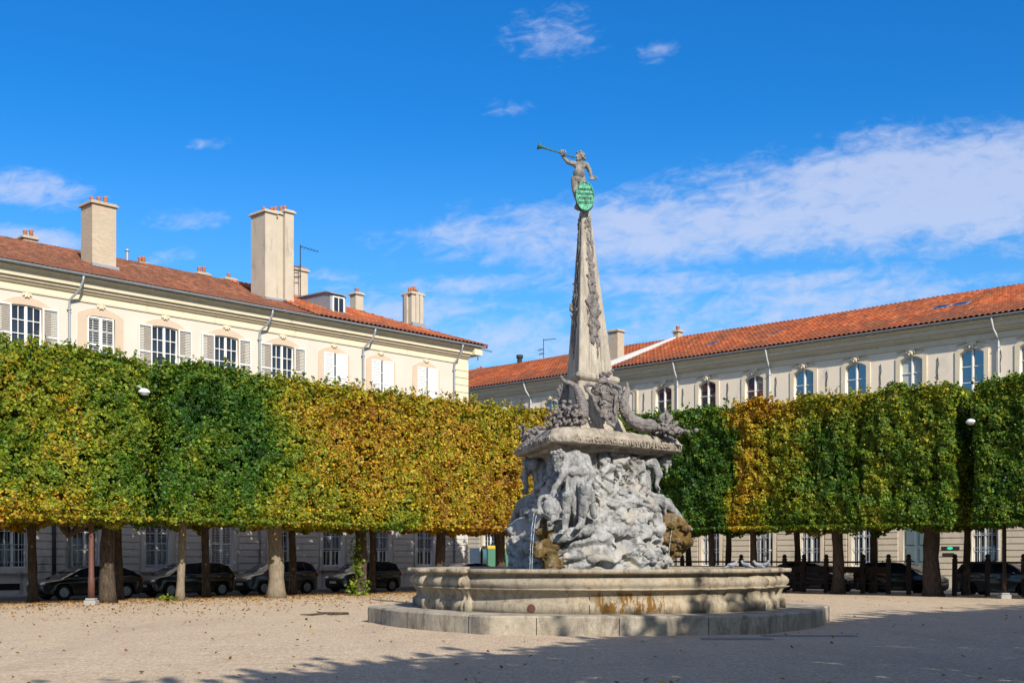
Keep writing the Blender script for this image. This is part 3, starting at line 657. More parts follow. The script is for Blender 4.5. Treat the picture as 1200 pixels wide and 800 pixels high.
# small ridge chimneys
for xx, n_, wd, z1 in ((33, 2, .7, 17.35), (166, 2, .5, 17.15), (236, 2, .7, 17.25), (268, 1, .7, 17.25)):
    u = (xx-600)/F; P = Lw(0, -8.6); t_ = (P.y*u-P.x)/(dL.x-dL.y*u); chimney(HA, t_, 8.6, wd, .5, 16.6, z1+.25, 'chim_brick', n_, potr=.11)
P = Lw(0, -7.4); u = (149-600)/F; t_ = (P.y*u-P.x)/(dL.x-dL.y*u)
mb = MB(); mb.tube([(t_, 7.4, 16.9), (t_, 7.4, 17.7)], .07, 8); mb.tube([(t_, 7.4, 17.72), (t_, 7.4, 17.80)], .13, 8); mb.build('roof_vent', 'zinc', HA)
mb = MB(); mb.box(tL(160, -6)-.3, tL(160, -6)+.5, 5.8, 6.5, 0, .06, None); me = mb.mesh(); me.transform(Matrix.Translation((0, 0, 16.60))); link('roof_light', me, 'zinc', HA)
# house B (local x starts at 0)
upsB = [tL(x)-HB_X for x in (391, 446, 499)]; facade(HB, .0, XB1-HB_X, upsB, upsB, [tL(x)-HB_X for x in (389, 445, 498)], 'plaster_l', 'rustic', 'upA', 'midA', 'lowA')
for i, x in enumerate(upsB):
    surround(HB, x, 'upA', .36, 'beige', rise_add=.30); k_ = link('keystone', KEY, 'beige', HB); k_.location = (x, -.05, 12.82); k_.scale = (.8, .6, .55)
    o = win(HB, x, 'upA'); shutter(o, -.34, 10.06, .66, 2.38, 'shutter_white', -.17, 0, .086); shutter(o, .42, 10.06, .62, 2.38, 'shutter_white', -.26, R(-30), .086)
    win(HB, x, 'midA'); surround(HB, x, 'midA', .3, 'beige')
for x in [tL(x)-HB_X for x in (389, 445, 498)]:
    o = win(HB, x, 'lowA')
    for s_ in (-1, 1): shutter(o, s_*.30, 2.02, .58, 1.5, 'shutter_blue', -.09, 0, .09)
EB = XB1-HB_X
cornice(HB, 0, EB+.02); gutter(HB, 0, EB+.75); roof(HB, .1, EB+.9, 'tile_orange', hip=EB)
mb = MB(); mb.box(EB-.02, EB+.62, -.64, 12, 13.54, 13.97); mb.build('end_cornice', 'trim', HB)
mb = MB(); mb.box(EB, EB+.012, .01, 14.8, -.1, 13.9); mb.build('end_wall', 'plaster_l', HB)
mb = MB(); z = 4.52
while z < 12.7: mb.box(EB-1.05, EB+.03, -.07, -.001, z, z+.40); z += .425
link('quoin_pilaster', bevel(mb.mesh(), .012, 1), 'trim', HB)
downpipe(HB, tL(425)-HB_X+.3, 'zinc', .35); downpipe(HB, tL(531)-HB_X+.1, 'zinc', .1); downpipe(HB, tL(531)-HB_X+.1-.001, 'zinc', .1) if False else None
# rear chimney C3, C4, C5
def atL(xx, w): return tL(xx, -w)-HB_X
chimney(HB, atL(349, 6.3), 6.3, .95, .7, 15.8, 18.2, 'chim_render', 0); 
mb = MB(); mb.box(atL(349, 6.3)-.42, atL(349, 6.3)+.42, 6.0, 6.6, 18.371, 18.47); mb.build('red_brick_course', 'pot', HB)
chimney(HB, atL(418, 9.2), 9.2, .62, .6, 14.8, 18.35, 'chim_render', 1, potr=.14)
chimney(HB, atL(484, 4.0), 4.0, .95, .85, 13.9, 17.55, 'chim_render', 4, ribs=3, potr=.09)
antenna(HB, atL(352, 5.6), 5.6, 16.2, 3.4, 1); antenna(HB, atL(560, 4.0), 4.0, 14.3, .8, 1)
# zinc dormer
dx = atL(391, 2.0); mb = MB(); mb.prism([(1.6, 14.85), (1.6, 16.0), (1.9, 16.13), (5.2, 16.2), (5.2, 15.6)], dx-.55, dx+.55, 'x'); dm = link('dormer', mb.mesh(), 'zinc', HB)
mb = MB(); mb.prism([(1.45, 16.02), (1.45, 16.07), (1.9, 16.22), (5.3, 16.29), (5.3, 16.24), (1.9, 16.14)], dx-.64, dx+.64, 'x'); mb.build('dormer_roof', 'zinc', dm)
mb = MB(); mb.box(dx-.40, dx-.33, 1.54, 1.599, 15.02, 15.92); mb.box(dx+.33, dx+.40, 1.54, 1.599, 15.02, 15.92); mb.box(dx-.33, dx+.33, 1.54, 1.599, 15.86, 15.92); mb.box(dx-.33, dx+.33, 1.54, 1.599, 15.02, 15.08); mb.box(dx-.02, dx+.02, 1.55, 1.598, 15.08, 15.86); mb.build('dormer_window', 'white_paint', dm)
mb = MB(); mb.box(dx-.33, dx+.33, 1.57, 1.59, 15.08, 15.86); mb.build('pane', 'glass', dm)

# ---- right terrace: local x = -t
HC = thing('town_house', 'long cream house with orange tiled roof and blue reflecting windows, on the right', 'house', PR, AR)
HD = thing('town_house', 'cream house with orange roof seen left of and behind the obelisk', 'house', PR+dR*27, AR)
def rx(xx, off=0): return -(tR(xx))+off
upsC = [rx(x) for x in (778, 829, 884, 942, 1003, 1068, 1139)]; upsC += [upsC[-1]+3.12*k for k in (1, 2, 3)]+[upsC[0]-3.1]
lowC = [rx(x) for x in (833, 895, 950, 1011)]+[rx(1154), rx(1154)+3.2, rx(1154)+6.4, rx(778)]; 
facade(HC, -27, 12, upsC, upsC, lowC, 'plaster_r', 'rustic_r', 'upR', 'midR', 'lowR', doors=((rx(1074), 1.5, 3.4),))
mb = MB(); xd = rx(1074); mb.box(xd-.75, xd-.01, .12, .18, .02, 3.4); mb.box(xd+.01, xd+.75, .12, .18, .02, 3.4)
for s_ in (-1, 1):
    for z in (.3, 1.4, 2.3): mb.box(xd+s_*.38-.25, xd+s_*.38+.25, .09, .119, z, z+.75)
dd = mb.build('door', 'door', HC); mb = MB(); mb.ell((xd+.08, .05, 1.15), (.035, .05, .035)); mb.build('handle', 'iron', dd, True)
ANC = [(1120, 0), (1170, 0), (1103, 0), (1044, 0), (975, 0), (916, 0), (862, 0), (760, 0)]
for i, x in enumerate(upsC):
    link('window_surround', plate(arch(x, 1.28+.5, 9.98, 12.62+.20, .28), [arch(x, 1.28, 10.0, 12.62, .22)], .05, -.001), 'trim', HC)
    o = win(HC, x, 'upR', 'glass_pale' if i == 5 else 'glass_blue'); k_ = link('keystone', KEY, 'trim', HC); k_.location = (x, -.07, 12.82)
    mb = MB(); n = 8; mb.prism([(x-.8+1.6*k/n, 12.83+.16*(1-(2*k/n-1)**2)) for k in range(n+1)]+[(x+.8-1.6*k/n, 12.87+.17*(1-(2*k/n-1)**2)) for k in range(n+1)], -.12, -.052, 'y'); mb.build('window_hood', 'trim', HC)
    win(HC, x, 'midR'); link('window_surround', plate(arch(x, 1.28+.4, 5.3, 8.72, .25), [arch(x, 1.28, 5.4, 8.5, .2)], .05, -.001), 'trim', HC)
    mb = MB(); mb.tube([(x+1.5, -.03, 11.2), (x+1.48, -.03, 11.7), (x+1.55, -.05, 12.0), (x+1.5, -.03, 12.35)], .022, 5); mb.build('wall_anchor', 'iron', HC)
for x in lowC: o = win(HC, x, 'lowR', 'glass_blue'); bars(o, 0, 'lowR', 'shutter_blue', 7, -.14)
cornice(HC, -27, 12); gutter(HC, -27, 12); roof(HC, -27, 12.2, 'tile_orange')
for xx in (795, 903, 1166): downpipe(HC, rx(xx)+.10, 'paleblue_pipe', -.12 if xx > 1100 else .10)
def sky_light(parent, xx, yy_, w=.55):
    z = EAVE+.03+(yy_+.78)*(RIDGE-EAVE+.25)/(RY+.78); a = math.atan2(RIDGE-EAVE+.25, RY+.78); mb = MB()
    mb.box(-w/2, w/2, -.4, .4, 0, .09); me = mb.mesh(); me.transform(Matrix.Translation((xx, yy_, z+.02)) @ Matrix.Rotation(a, 4, 'X')); o = link('roof_light', me, 'zinc', parent)
    mb = MB(); mb.box(-w/2+.06, w/2-.06, -.34, .34, .091, .10); me = mb.mesh(); me.transform(Matrix.Translation((xx, yy_, z+.02)) @ Matrix.Rotation(a, 4, 'X')); link('pane', me, 'glass', o)
for xx, y_ in ((1104, 3.6), (1126, 3.6), (909, 3.2), (836, 2.7)): sky_light(HC, -tR(xx, -y_), y_, .9 if xx > 1000 else .6)
# firewall verge and end chimneys
mb = MB(); mb.prism([(-.7, 14.2), (RY, 17.15), (RY, 17.5), (-.7, 14.52)], -27.16, -26.9, 'x'); mb.build('firewall_verge', 'paleblue_pipe', HC)
chimney(HC, -26.9, RY-.2, .45, .5, 16.9, 17.65, 'chim_brick', 1, potr=.14)
u = (721-600)/F
chimney(HC, -tR(722, -1.7), 1.7, .85, .7, 14.3, 17.0, 'chim_brick', 0)
# house D: local x from -20 to 0
fdx = lambda xx: -(tR(xx))+27
upsD = [fdx(735), fdx(735)-3.1, fdx(646), fdx(609), fdx(609)-3.1]
upsD = [upsD[0], upsD[2], upsD[3], upsD[4], (upsD[0]+upsD[2])/2]
lowD = [-2.2, -5.3, -8.4, -11.5, -14.6]
facade(HD, -24, -.0, upsD, upsD, lowD, 'plaster_r', 'rustic_r', 'upR', 'midR', 'lowR')
for x in upsD:
    link('window_surround', plate(arch(x, 1.28+.5, 9.98, 12.62+.20, .28), [arch(x, 1.28, 10.0, 12.62, .22)], .05, -.001), 'trim', HD)
    win(HD, x, 'upR', 'glass_blue'); k_ = link('keystone', KEY, 'trim', HD); k_.location = (x, -.07, 12.82)
    win(HD, x, 'midR')
for x in lowD: win(HD, x, 'lowR')
cornice(HD, -24, -.0); gutter(HD, -24, -.0); roof(HD, -24, -.0, 'tile_orange')
for xx in (622,): downpipe(HD, fdx(xx), 'paleblue_pipe', -.1)
def atD(xx, w): return -(tR(xx, -w))+27
antenna(HD, atD(637, 7.7), 7.7, 16.9, 2.0, 1); chimney(HD, atD(562, 9), 9, .9, .6, 16.4, 17.3, 'chim_render', 2, potr=.12)
a_ = atD(609, 7.5); mb = MB(); mb.tube([(a_, 7.5, 16.9), (a_, 7.5, 17.65)], .2, 10); mb.tube([(a_, 7.5, 17.66), (a_, 7.5, 17.9)], .28, 10); mb.build('roof_vent', 'iron', HD)

# ------------------------------------------------------------------ foliage
PALETTE = np.array([(.014, .052, .008), (.030, .100, .010), (.080, .175, .012), (.20, .25, .014), (.40, .34, .018), (.52, .32, .020), (.40, .17, .016), (.15, .060, .018)])
def leaf_mesh(P, Nn, size, score, name='crown'):
    n = len(P); r = rng.normal(size=(n, 3)); Nn = Nn/np.linalg.norm(Nn, axis=1, keepdims=True)
    a = np.cross(Nn, r); a /= np.linalg.norm(a, axis=1, keepdims=True)+1e-9; b = np.cross(Nn, a)
    s = size*(.45+1.0*rng.random(n)**1.2)[:, None]
    V4 = np.stack([P-a*s*.5, P-b*s*.42+Nn*s*.10-a*s*.06, P+a*s*.55-Nn*s*.05, P+b*s*.42+Nn*s*.10-a*s*.06], 1)
    me = bpy.data.meshes.new(name); me.vertices.add(n*4); me.vertices.foreach_set('co', V4.astype(np.float32).ravel())
    me.loops.add(n*4); me.loops.foreach_set('vertex_index', np.arange(n*4, dtype=np.int32)); me.polygons.add(n)
    me.polygons.foreach_set('loop_start', np.arange(0, n*4, 4, dtype=np.int32))
    sc = np.clip(score, 0, 6.99); i = sc.astype(int); f = (sc-i)[:, None]; c = PALETTE[i]*(1-f)+PALETTE[i+1]*f
    c = c*(.55+.75*rng.random((n, 1))**1.3); ca = me.color_attributes.new('col', 'FLOAT_COLOR', 'POINT')
    ca.data.foreach_set('color', np.repeat(np.concatenate([c, np.ones((n, 1))], 1), 4, 0).astype(np.float32).ravel())
    me.update(); me.materials.append(M['leaf']); return me
def crown(wfun, x0, x1, y0, y1, z0, z1, counts, size, score, shoots=60, seed=0, rough=1.0, shoot_h=1.0):
    """hedge-like clipped crown; local axes x along the row, y front (towards the square); counts for front, back, top, bottom, low x end, high x end, inside"""
    Ps, Ns = [], []
    faces = [(1, 1), (1, -1), (2, 1), (2, -1), (0, -1), (0, 1)]
    lo, hi = np.array([x0, y0, z0]), np.array([x1, y1, z1])
    for (ax, sg), n in zip(faces, counts[:6]):
        if n == 0: continue
        p = lo+(hi-lo)*rng.random((n, 3)); p[:, ax] = hi[ax] if sg > 0 else lo[ax]
        w = wfun(p); 
        if ax == 2: p[:, 2] += (fbm(w*np.array([1, 1, 0]), 1.1, 3, 77)-.5)*(.75 if sg > 0 else .9)
        bumpy = (fbm(w, .9, 2, seed % 3)-.5)*.7+(fbm(w, 2.6, 3, 4)-.5)*.55
        d = rng.exponential(.13, n)-.03
        clump = fbm(w, 4.5, 2, 9); keep = rng.random(n) < np.clip((clump-.30)*4.2, .07, 1)
        p[:, ax] += sg*(bumpy*rough*.8-d-.05)
        nn = np.zeros((n, 3)); nn[:, ax] = sg*.75
        # gradient of the bumps turns the leaves
        e = .12; other = [k for k in range(3) if k != ax]
        for k in other:
            q = w.copy(); dv = np.zeros((n, 3)); dv[:, k] = e; gq = (fbm(wfun(p+dv), 2.6, 2, 4)-fbm(wfun(p-dv), 2.6, 2, 4))/(2*e); nn[:, k] -= gq*.55
        nn += rng.normal(size=(n, 3))*.55; nn[:, 2] += .25
        if ax == 2 and sg > 0: p[:, 2] += .10-.34*np.abs((p[:, 0]-(x0+x1)/2)/((x1-x0)/2))**3
        # round the corners of the box
        for k in other:
            over = np.maximum(0, np.abs((p[:, k]-(lo[k]+hi[k])/2))-((hi[k]-lo[k])/2-.42)); p[:, ax] -= sg*over**2*1.1
        Ps.append(p[keep]); Ns.append(nn[keep])
    n = counts[6]; 
    if n: Ps.append(lo+.25+(hi-lo-.5)*rng.random((n, 3))); Ns.append(rng.normal(size=(n, 3)))
    # upright shoots on the top
    for k in range(shoots):
        bx_, by_ = x0+(x1-x0)*rng.random(), y1-(y1-y0)*rng.random()**1.6; h = (.12+.42*rng.random()**2)*shoot_h; m = int(6+h*22/shoot_h**.5)
        hh = rng.random(m)*h; lean = rng.normal(size=2)*.10
        p = np.stack([bx_+lean[0]*hh/h+rng.normal(size=m)*.045, by_+lean[1]*hh/h+rng.normal(size=m)*.045, z1-.05+hh], 1)
        Ps.append(p); Ns.append(rng.normal(size=(m, 3))+np.array([0, .3, .4]))
    # hanging tufts along the lower front edge
    for k in range(shoots//2):
        bx_ = x0+(x1-x0)*rng.random(); h = .05+.2*rng.random()**2; m = 9; hh = rng.random(m)*h
        Ps.append(np.stack([bx_+rng.normal(size=m)*.07, y1-.1+rng.normal(size=m)*.07, z0+.06-hh], 1)); Ns.append(rng.normal(size=(m, 3))+np.array([0, .5, .2]))
    P = np.concatenate(Ps); Nn = np.concatenate(Ns); Wp = wfun(P)
    return P, Nn, Wp, score(P, Wp)
def rowframe(row):
    if row == 'L': X, Y = dL, nL; O = PL
    else: X, Y = dR, nR; O = PR
    Xn, Yn, On = np.array(X), np.array(Y), np.array(O)
    def f(p): return On+p[:, :1]*Xn+p[:, 1:2]*Yn+np.array([0, 0, 1])*p[:, 2:3]
    return f, X, Y, O
def scoreL(P, w):
    t_, z = P[:, 0]+(fbm(w, .8, 3, 121)-.5)*3.2, P[:, 2]; n1 = fbm(w, .55, 3, 21)-.5; n2 = fbm(w, 2.2, 3, 25)-.5
    base = np.interp(t_, [-8, -4.5, -2.5, -1, -.15, .2, 3.4, 4.6, 6.5, 9, 12, 17, 22], [2.9, 2.7, 2.3, 2.35, 2.4, 1.55, 1.65, 2.7, 4.0, 4.5, 4.6, 4.6, 4.7])
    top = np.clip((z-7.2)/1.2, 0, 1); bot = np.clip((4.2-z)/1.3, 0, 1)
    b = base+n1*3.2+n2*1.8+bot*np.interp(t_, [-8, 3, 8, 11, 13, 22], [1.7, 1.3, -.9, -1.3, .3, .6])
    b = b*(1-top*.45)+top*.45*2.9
    return b+rng.normal(size=len(P))*(.6+.55*(b > 3.2))
def scoreR(P, w):
    t_, z = P[:, 0]+(fbm(w, 1.0, 3, 131)-.5)*2.6, P[:, 2]; n1 = fbm(w, .6, 3, 31)-.5; n2 = fbm(w, 2.2, 3, 35)-.5
    base = np.interp(t_, [-9, -5, -3.7, -1, 2.5, 3.6, 5.0, 6.3, 6.6, 7.0, 12], [1.7, 1.6, 1.9, 2.0, 2.3, 3.0, 4.1, 4.7, 4.0, 1.4, 1.2])
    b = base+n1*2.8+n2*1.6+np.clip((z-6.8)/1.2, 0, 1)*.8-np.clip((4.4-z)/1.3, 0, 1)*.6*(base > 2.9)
    return b+rng.normal(size=len(P))*.65
def trunk_mesh(h, r, lean=(0, 0), crook=.04, flare=1.35, top=None, limbs=5, reach=1.5):
    mb = MB(); n = 9; pts, rs = [], []; ph = random.random()*6
    for i in range(n):
        f = i/(n-1); pts.append((lean[0]*f+crook*math.sin(ph+f*4), lean[1]*f+crook*math.cos(ph*1.7+f*5), -.05+(h+.05)*f)); rs.append(r*(1+(flare-1)*max(0, 1-f*6))*(1-.18*f)*(1+.06*math.sin(f*17+ph)))
    mb.tube(pts, rs, 14); tp = Vector(pts[-1])
    for k in range(limbs):
        a = ph+k*2*math.pi/limbs+random.uniform(-.3, .3); L = reach*random.uniform(.7, 1.05)
        p1 = tp+Vector((math.cos(a)*L*.45, math.sin(a)*L*.35, .45)); p2 = tp+Vector((math.cos(a)*L, math.sin(a)*L*.6, 1.2+random.random()*1.6))
        mb.tube([tp-Vector((0, 0, .35)), tp.lerp(p1, .5), p1, p1.lerp(p2, .5), p2], [r*.55, r*.42, r*.33, r*.24, r*.10], 8)
    me = mb.mesh('trunk'); bm = bmesh.new(); bm.from_mesh(me)
    me2 = bpy.data.meshes.new('trunk'); bm.to_mesh(me2); bm.free()
    n = len(me2.vertices); c_ = np.empty(n*3, np.float32); me2.vertices.foreach_get('co', c_); c_ = c_.reshape(-1, 3); q = (fbm(c_*np.array([1, 1, .5]), 7, 3, 3)-.5)*.12*r/.2
    c_[:, :2] *= (1+q[:, None]); me2.vertices.foreach_set('co', c_.ravel()); me2.shade_smooth(); return me2
def lime(row, t_, x0, x1, y0, y1, n_, r, label, counts, size=.112, front=True, z0=2.92, z1=8.35, lean=(0, 0), th=3.3, matb='bark', group=None, shoots=105, limbs=5):
    f, X, Y, O = rowframe(row); base = O+X*t_+Y*n_
    tr_ = thing('lime_tree', label, 'tree', base, 0, group)
    tm = trunk_mesh(th, r, lean, limbs=limbs); link('trunk', tm, matb, tr_)
    P, Nn, w, sc = crown(f, x0, x1, y0, y1, z0, z1, counts, size, scoreL if row == 'L' else scoreR, shoots, seed=int(abs(t_)*10))
    bw = np.array(base); Xn, Yn = np.array(X), np.array(Y); Nw = Nn[:, :1]*Xn+Nn[:, 1:2]*Yn+Nn[:, 2:3]*np.array([0, 0, 1])
    me = leaf_mesh(w-bw, Nw, size, sc); link('crown', me, None, tr_); return tr_
FULL = (42000, 2500, 9500, 5000, 2500, 2500, 4000)
def cn(**k):
    c = list(FULL); ix = dict(front=0, back=1, top=2, bottom=3, lo=4, hi=5, inside=6)
    for a, b in k.items(): c[ix[a]] = b
    return tuple(c)
FL = 13.3
GL, GR = 'clipped lime trees in front of the left houses', 'clipped lime trees in front of the right house'
lime('L', -6.6, -8.8, -4.5, 9.75, FL, 11.0, .2, 'yellow and green clipped lime at the left edge, its trunk out of frame', cn(), group=GL)
lime('L', -.8, -4.5, -.42, 9.75, FL, 11.0, .28, 'clipped lime with the thickest sun flecked trunk, right of the reddish pole', cn(hi=10000), group=GL, limbs=6)
lime('L', 2.0, .22, 4.3, 9.75, FL, 11.0, .155, 'green clipped lime on a thin pale straight trunk with green sprouts at its foot', cn(lo=10000), matb='bark_pale', group=GL, lean=(.22, 0))
lime('L', 6.3, 4.3, 8.5, 9.75, FL, 11.0, .33, 'orange yellow clipped lime on a thick pale trunk, before the third parked car', cn(), matb='bark_pale', group=GL)
lime('L', 10.6, 8.5, 12.8, 9.75, FL, 11.0, .28, 'clipped lime with green ivy sprouts climbing its trunk', cn(), group=GL)
lime('L', 15.2, 12.8, 17.1, 9.75, FL, 11.0, .25, 'golden clipped lime whose trunk rises just above the left end of the basin', cn(), group=GL)
lime('L', 19.1, 17.1, 21.6, 9.75, FL, 11.0, .27, 'golden clipped lime nearest the fountain rocks, in front of the yellow vehicle', cn(hi=9000), group=GL)
BACK = (7000, 3500, 5000, 4200, 700, 700, 5000)
def backlab(s_): return s_
for t_, nm in ((-6.9, 'outside the frame at far left'), (-2.4, 'slim dark trunk left of the first parked car'), (.9, 'hidden behind the thickest trunk'), (4.7, 'slim dark trunk in front of the second car\'s rear door'), (8.9, 'dark crooked trunk right behind the thick pale one'),
               (13.3, 'dark trunk right behind the ivy covered one'), (17.6, 'hidden behind the fountain\'s left end'), (21.6, 'last before the street corner')):
    lime('L', t_, t_-2.1, t_+2.2, 6.7, 9.75, 8.5, .17, 'left second row lime, '+nm, BACK, .19, group='second row of limes along the left street', shoots=25, z1=8.2)
FR = 16.7
lime('R', -10.2, -12.4, -8.0, 13.1, FR, 14.4, .26, 'clipped lime outside the frame at far right', cn(front=19000), group=GR)
lime('R', -5.9, -8.0, -4.15, 13.1, FR, 14.4, .26, 'darkest green clipped lime at the right edge, right of the gap with the lamp', cn(hi=9000), group=GR)
lime('R', -1.6, -3.45, .55, 13.1, FR, 14.4, .36, 'clipped lime with the thickest trunk on the right, hiding the grey door', cn(lo=12000), group=GR, limbs=6)
lime('R', 2.7, .55, 4.85, 13.1, FR, 14.4, .27, 'green clipped lime with a brown trunk between the right car and the fence', cn(), group=GR)
lime('R', 7.0, 4.85, 6.75, 13.1, FR, 14.4, .17, 'orange brown clipped lime right of the dark green one', cn(front=19000), group=GR)
lime('R', 9.3, 6.75, 11.3, 13.1, FR, 14.4, .16, 'dark green clipped lime just right of the fountain', cn(), group=GR)
lime('R', 13.6, 11.3, 15.6, 13.1, FR, 14.4, .2, 'green clipped lime half hidden behind the obelisk pedestal', cn(), group=GR)
lime('R', 17.6, 15.6, 19.4, 13.1, FR, 14.4, .2, 'green clipped lime at the inner corner, left of the pedestal', cn(), group=GR)
for t_, nm in ((-6.3, 'at the right edge'), (-2.0, 'slim dark trunk right of the shop plate'), (2.27, 'slim dark trunk left of the roof rack car'), (6.16, 'slim dark trunk right of the basin'), (10.0, 'dark trunk above the basin rim'), (12.4, 'thin trunk right of the mossy rock'), (16.5, 'hidden behind the fountain rocks')):
    lime('R', t_, t_-2.1, t_+2.2, 10.2, 13.1, 11.9, .165, 'right second row lime, '+nm, BACK, .19, group='second row of limes along the right street', shoots=25, z1=8.2)
# trees behind the photographer: their shade falls over the foreground
for i, (t_, hh) in enumerate(((-27.5, 12.0), (-23, 12.2), (-18.5, 12.3), (-14, 12.6), (-9.5, 12.4), (-5, 12.7), (-.5, 12.4), (4, 12.7), (8.5, 12.3), (13, 12.5), (17.5, 12.3), (22, 12.4))):
    f, X, Y, O = rowframe('L'); n_ = 52.6
    hh -= 0 if t_ > -12 else .8 if t_ > -20 else 1.5
    base = O+X*t_+Y*n_; tr_ = thing('lime_tree', 'tall tree behind the photographer, number %s along the row' % ('one two three four five six seven eight nine ten eleven twelve'.split()[i]), 'tree', base, 0, 'tall trees behind the photographer')
    link('trunk', trunk_mesh(4.5, .25, limbs=5, reach=2), 'bark', tr_)
    P, Nn, w, sc = crown(f, t_-2.4, t_+2.4, 50.9, 54.6, 3.2, hh-1.3, (4800, 4200, 2600, 1200, 1000, 1000, 2600), .24, scoreR, 130, seed=i, rough=2.0, shoot_h=3.2)
    Xn, Yn = np.array(X), np.array(Y); Nw = Nn[:, :1]*Xn+Nn[:, 1:2]*Yn+Nn[:, 2:3]*np.array([0, 0, 1]); link('crown', leaf_mesh(w-np.array(base), Nw, .28, sc), None, tr_)
# a bent pruned limb left of the thickest trunk, sprouts and ivy
def tree_by(label_part):
    for o in COL.objects:
        if o.name.startswith('lime_tree') and label_part in o.get('label', ''): return o
tt_ = tree_by('thickest sun flecked'); b_ = tt_.location
mb = MB(); Yd = b_.y-.4; q = [px(121, 607, Yd), px(108, 606, Yd), px(98, 614, Yd), px(88, 622, Yd), px(81, 626, Yd), px(76, 619, Yd), px(77, 606, Yd), px(78, 596, Yd)]
mb.tube([Vector(p) for p in q], [.22, .17, .15, .13, .15, .17, .15, .1], 10); mb.build('bent_limb', 'bark', tt_, True, world=True)
def sprouts(tree, pts, n, spread, size, up=True):
    ps = []
    for p, k in pts: ps.append(np.array(p)+rng.normal(size=(k, 3))*np.array(spread))
    ps = np.concatenate(ps); ps[:, 2] = np.maximum(ps[:, 2], .03); me = leaf_mesh(ps-np.array(tree.location), rng.normal(size=ps.shape)+np.array([0, -1, .3]), size, rng.normal(size=len(ps))*.4+2.6); link('sprouts', me, None, tree)
it = tree_by('ivy sprouts'); b_ = it.location
sprouts(it, [((b_.x-.15, b_.y-.35, .2), 80), ((b_.x+.25, b_.y-.3, .35), 35), ((b_.x-.05, b_.y-.36, 1.0), 60), ((b_.x-.15, b_.y-.36, 1.5), 70), ((b_.x-.1, b_.y-.36, 2.1), 60), ((b_.x-.3, b_.y-.3, .2), 60)], 0, (.13, .08, .20), .13)
pt = tree_by('thin pale straight'); b_ = pt.location; sprouts(pt, [((b_.x-.35, b_.y-.2, .10), 60)], 0, (.16, .12, .06), .13)

# fallen leaves
n = 2300; u = rng.random(n); Yv = 12+38*rng.random(n)**.9; Xv = (rng.random(n)*1.1-.55)*Yv*.9
d1 = (Xv+21.7)*.7233-(Yv-50)*.6905; d2 = (Xv-26.2)*-.6902+(Yv-60.5)*-.7236
k = (d1 > KL+.2) & (d2 > KR+.2); den = np.clip(1.15-(d1-9)/22, .22, 1); k &= rng.random(n) < den
k &= ((Xv-2.2)**2+(Yv-29.6)**2 > 5.9**2)
P = np.stack([Xv, Yv, np.full(n, .018)+.02*rng.random(n)], 1)[k]; Nn = rng.normal(size=P.shape)*.35+np.array([0, 0, 1])
fl = link('fallen_leaves', leaf_mesh(P, Nn, .075, rng.normal(size=len(P))*.7+6.3, 'fallen_leaves'), None); tag(fl, 'scattered dry orange brown leaves lying on the pale gravel', 'leaves', kind='stuff')
# denser litter at the feet of the left trees
n = 9000; P = np.array([list(Lw(rng.uniform(-9, 22), KL+.3+rng.exponential(3.6))) for _ in range(n)]); P[:, 2] = .02+.02*rng.random(n)
fl = link('leaf_litter', leaf_mesh(P, rng.normal(size=P.shape)*.35+np.array([0, 0, 1]), .07, rng.normal(size=n)*.6+6.1), None); tag(fl, 'thin litter of ochre leaves under the left row of limes', 'leaves', kind='stuff')

# ------------------------------------------------------------------ fountain
FC = Vector((1.9, 29.6, 0)); VA = [R(252), R(12), R(132)]
FT = thing('fountain', 'carved stone fountain with river gods and an obelisk topped by a trumpeting child', 'fountain', FC)
def ringloft(mb, rows, cx, cy):         # rows: list of (list of (r,theta), z)
    n = len(rows[0][0]); vs, fs = [], []
    for rr, z in rows:
        for (r_, a) in rr: vs.append((cx+r_*math.cos(a), cy+r_*math.sin(a), z))
    for i in range(len(rows)-1):
        for k in range(n): fs.append((i*n+k, i*n+(k+1) % n, (i+1)*n+(k+1) % n, (i+1)*n+k))
    fs.append(tuple(range(n))[::-1]); mb.add(vs, fs); return mb
TH = [R(.5*k) for k in range(720)]
def Rstep(a):
    d = ((math.degrees(a)-2+30) % 60)-30; return 5.62*(.72+.28*math.cos(R(30))/math.cos(R(30-abs(d)))*1.075) if False else 5.45+.28*math.exp(-(d/5.0)**2)+.06*math.cos(R(d*6))
def Rbas(a, off=0.0, z=0.0):
    d = ((math.degrees(a)-262+60) % 120)-60        # 0 at the middle of a long face
    ad = abs(d)
    if ad < 36: r_ = 4.30+.27*math.cos(R(ad*2.1)); 
    else:
        q = (ad-36)/24.0                            # scalloped stretch, three lobes to each side of its middle
        r_ = 4.27+.17*abs(math.sin(math.pi*q*2.4))
    post = .24*math.exp(-((ad-36.5)/1.25)**6)+.10*math.exp(-((ad-59.5)/1.4)**4)
    return r_+off+post
mb = MB(); CX, CY = 2.2, 29.6
ringloft(mb, [([(Rstep(a)+o, a) for a in TH], z) for o, z in ((0, -.06), (0, .36), (-.03, .395), (-.06, .40), (-3.5, .402))], CX, CY)
me = mb.mesh(); 
bm = bmesh.new(); bm.from_mesh(me); bmesh.ops.bevel(bm, geom=[], offset=0); bm.to_mesh(me); bm.free()
st = link('step', me, 'st_step', FT, True)
mb = MB(); CX2 = 2.12
prof = [(.06, .38), (.06, .60), (.03, .63), (-.03, .66), (-.05, .74), (-.02, .82), (.04, .88), (.14, .905), (.15, .925), (.06, .93), (.07, .95), (.125, 1.0), (.135, 1.07), (.09, 1.14), (.02, 1.18), (-.02, 1.21), (.02, 1.245), (.16, 1.255), (.19, 1.27), (.195, 1.335), (.17, 1.352), (-.14, 1.352), (-.32, 1.345), (-.34, .9)]
ringloft(mb, [([(Rbas(a, o if z < 1.34 or o > 0 else o, z), a) for a in TH], z) for o, z in prof], CX2, CY)
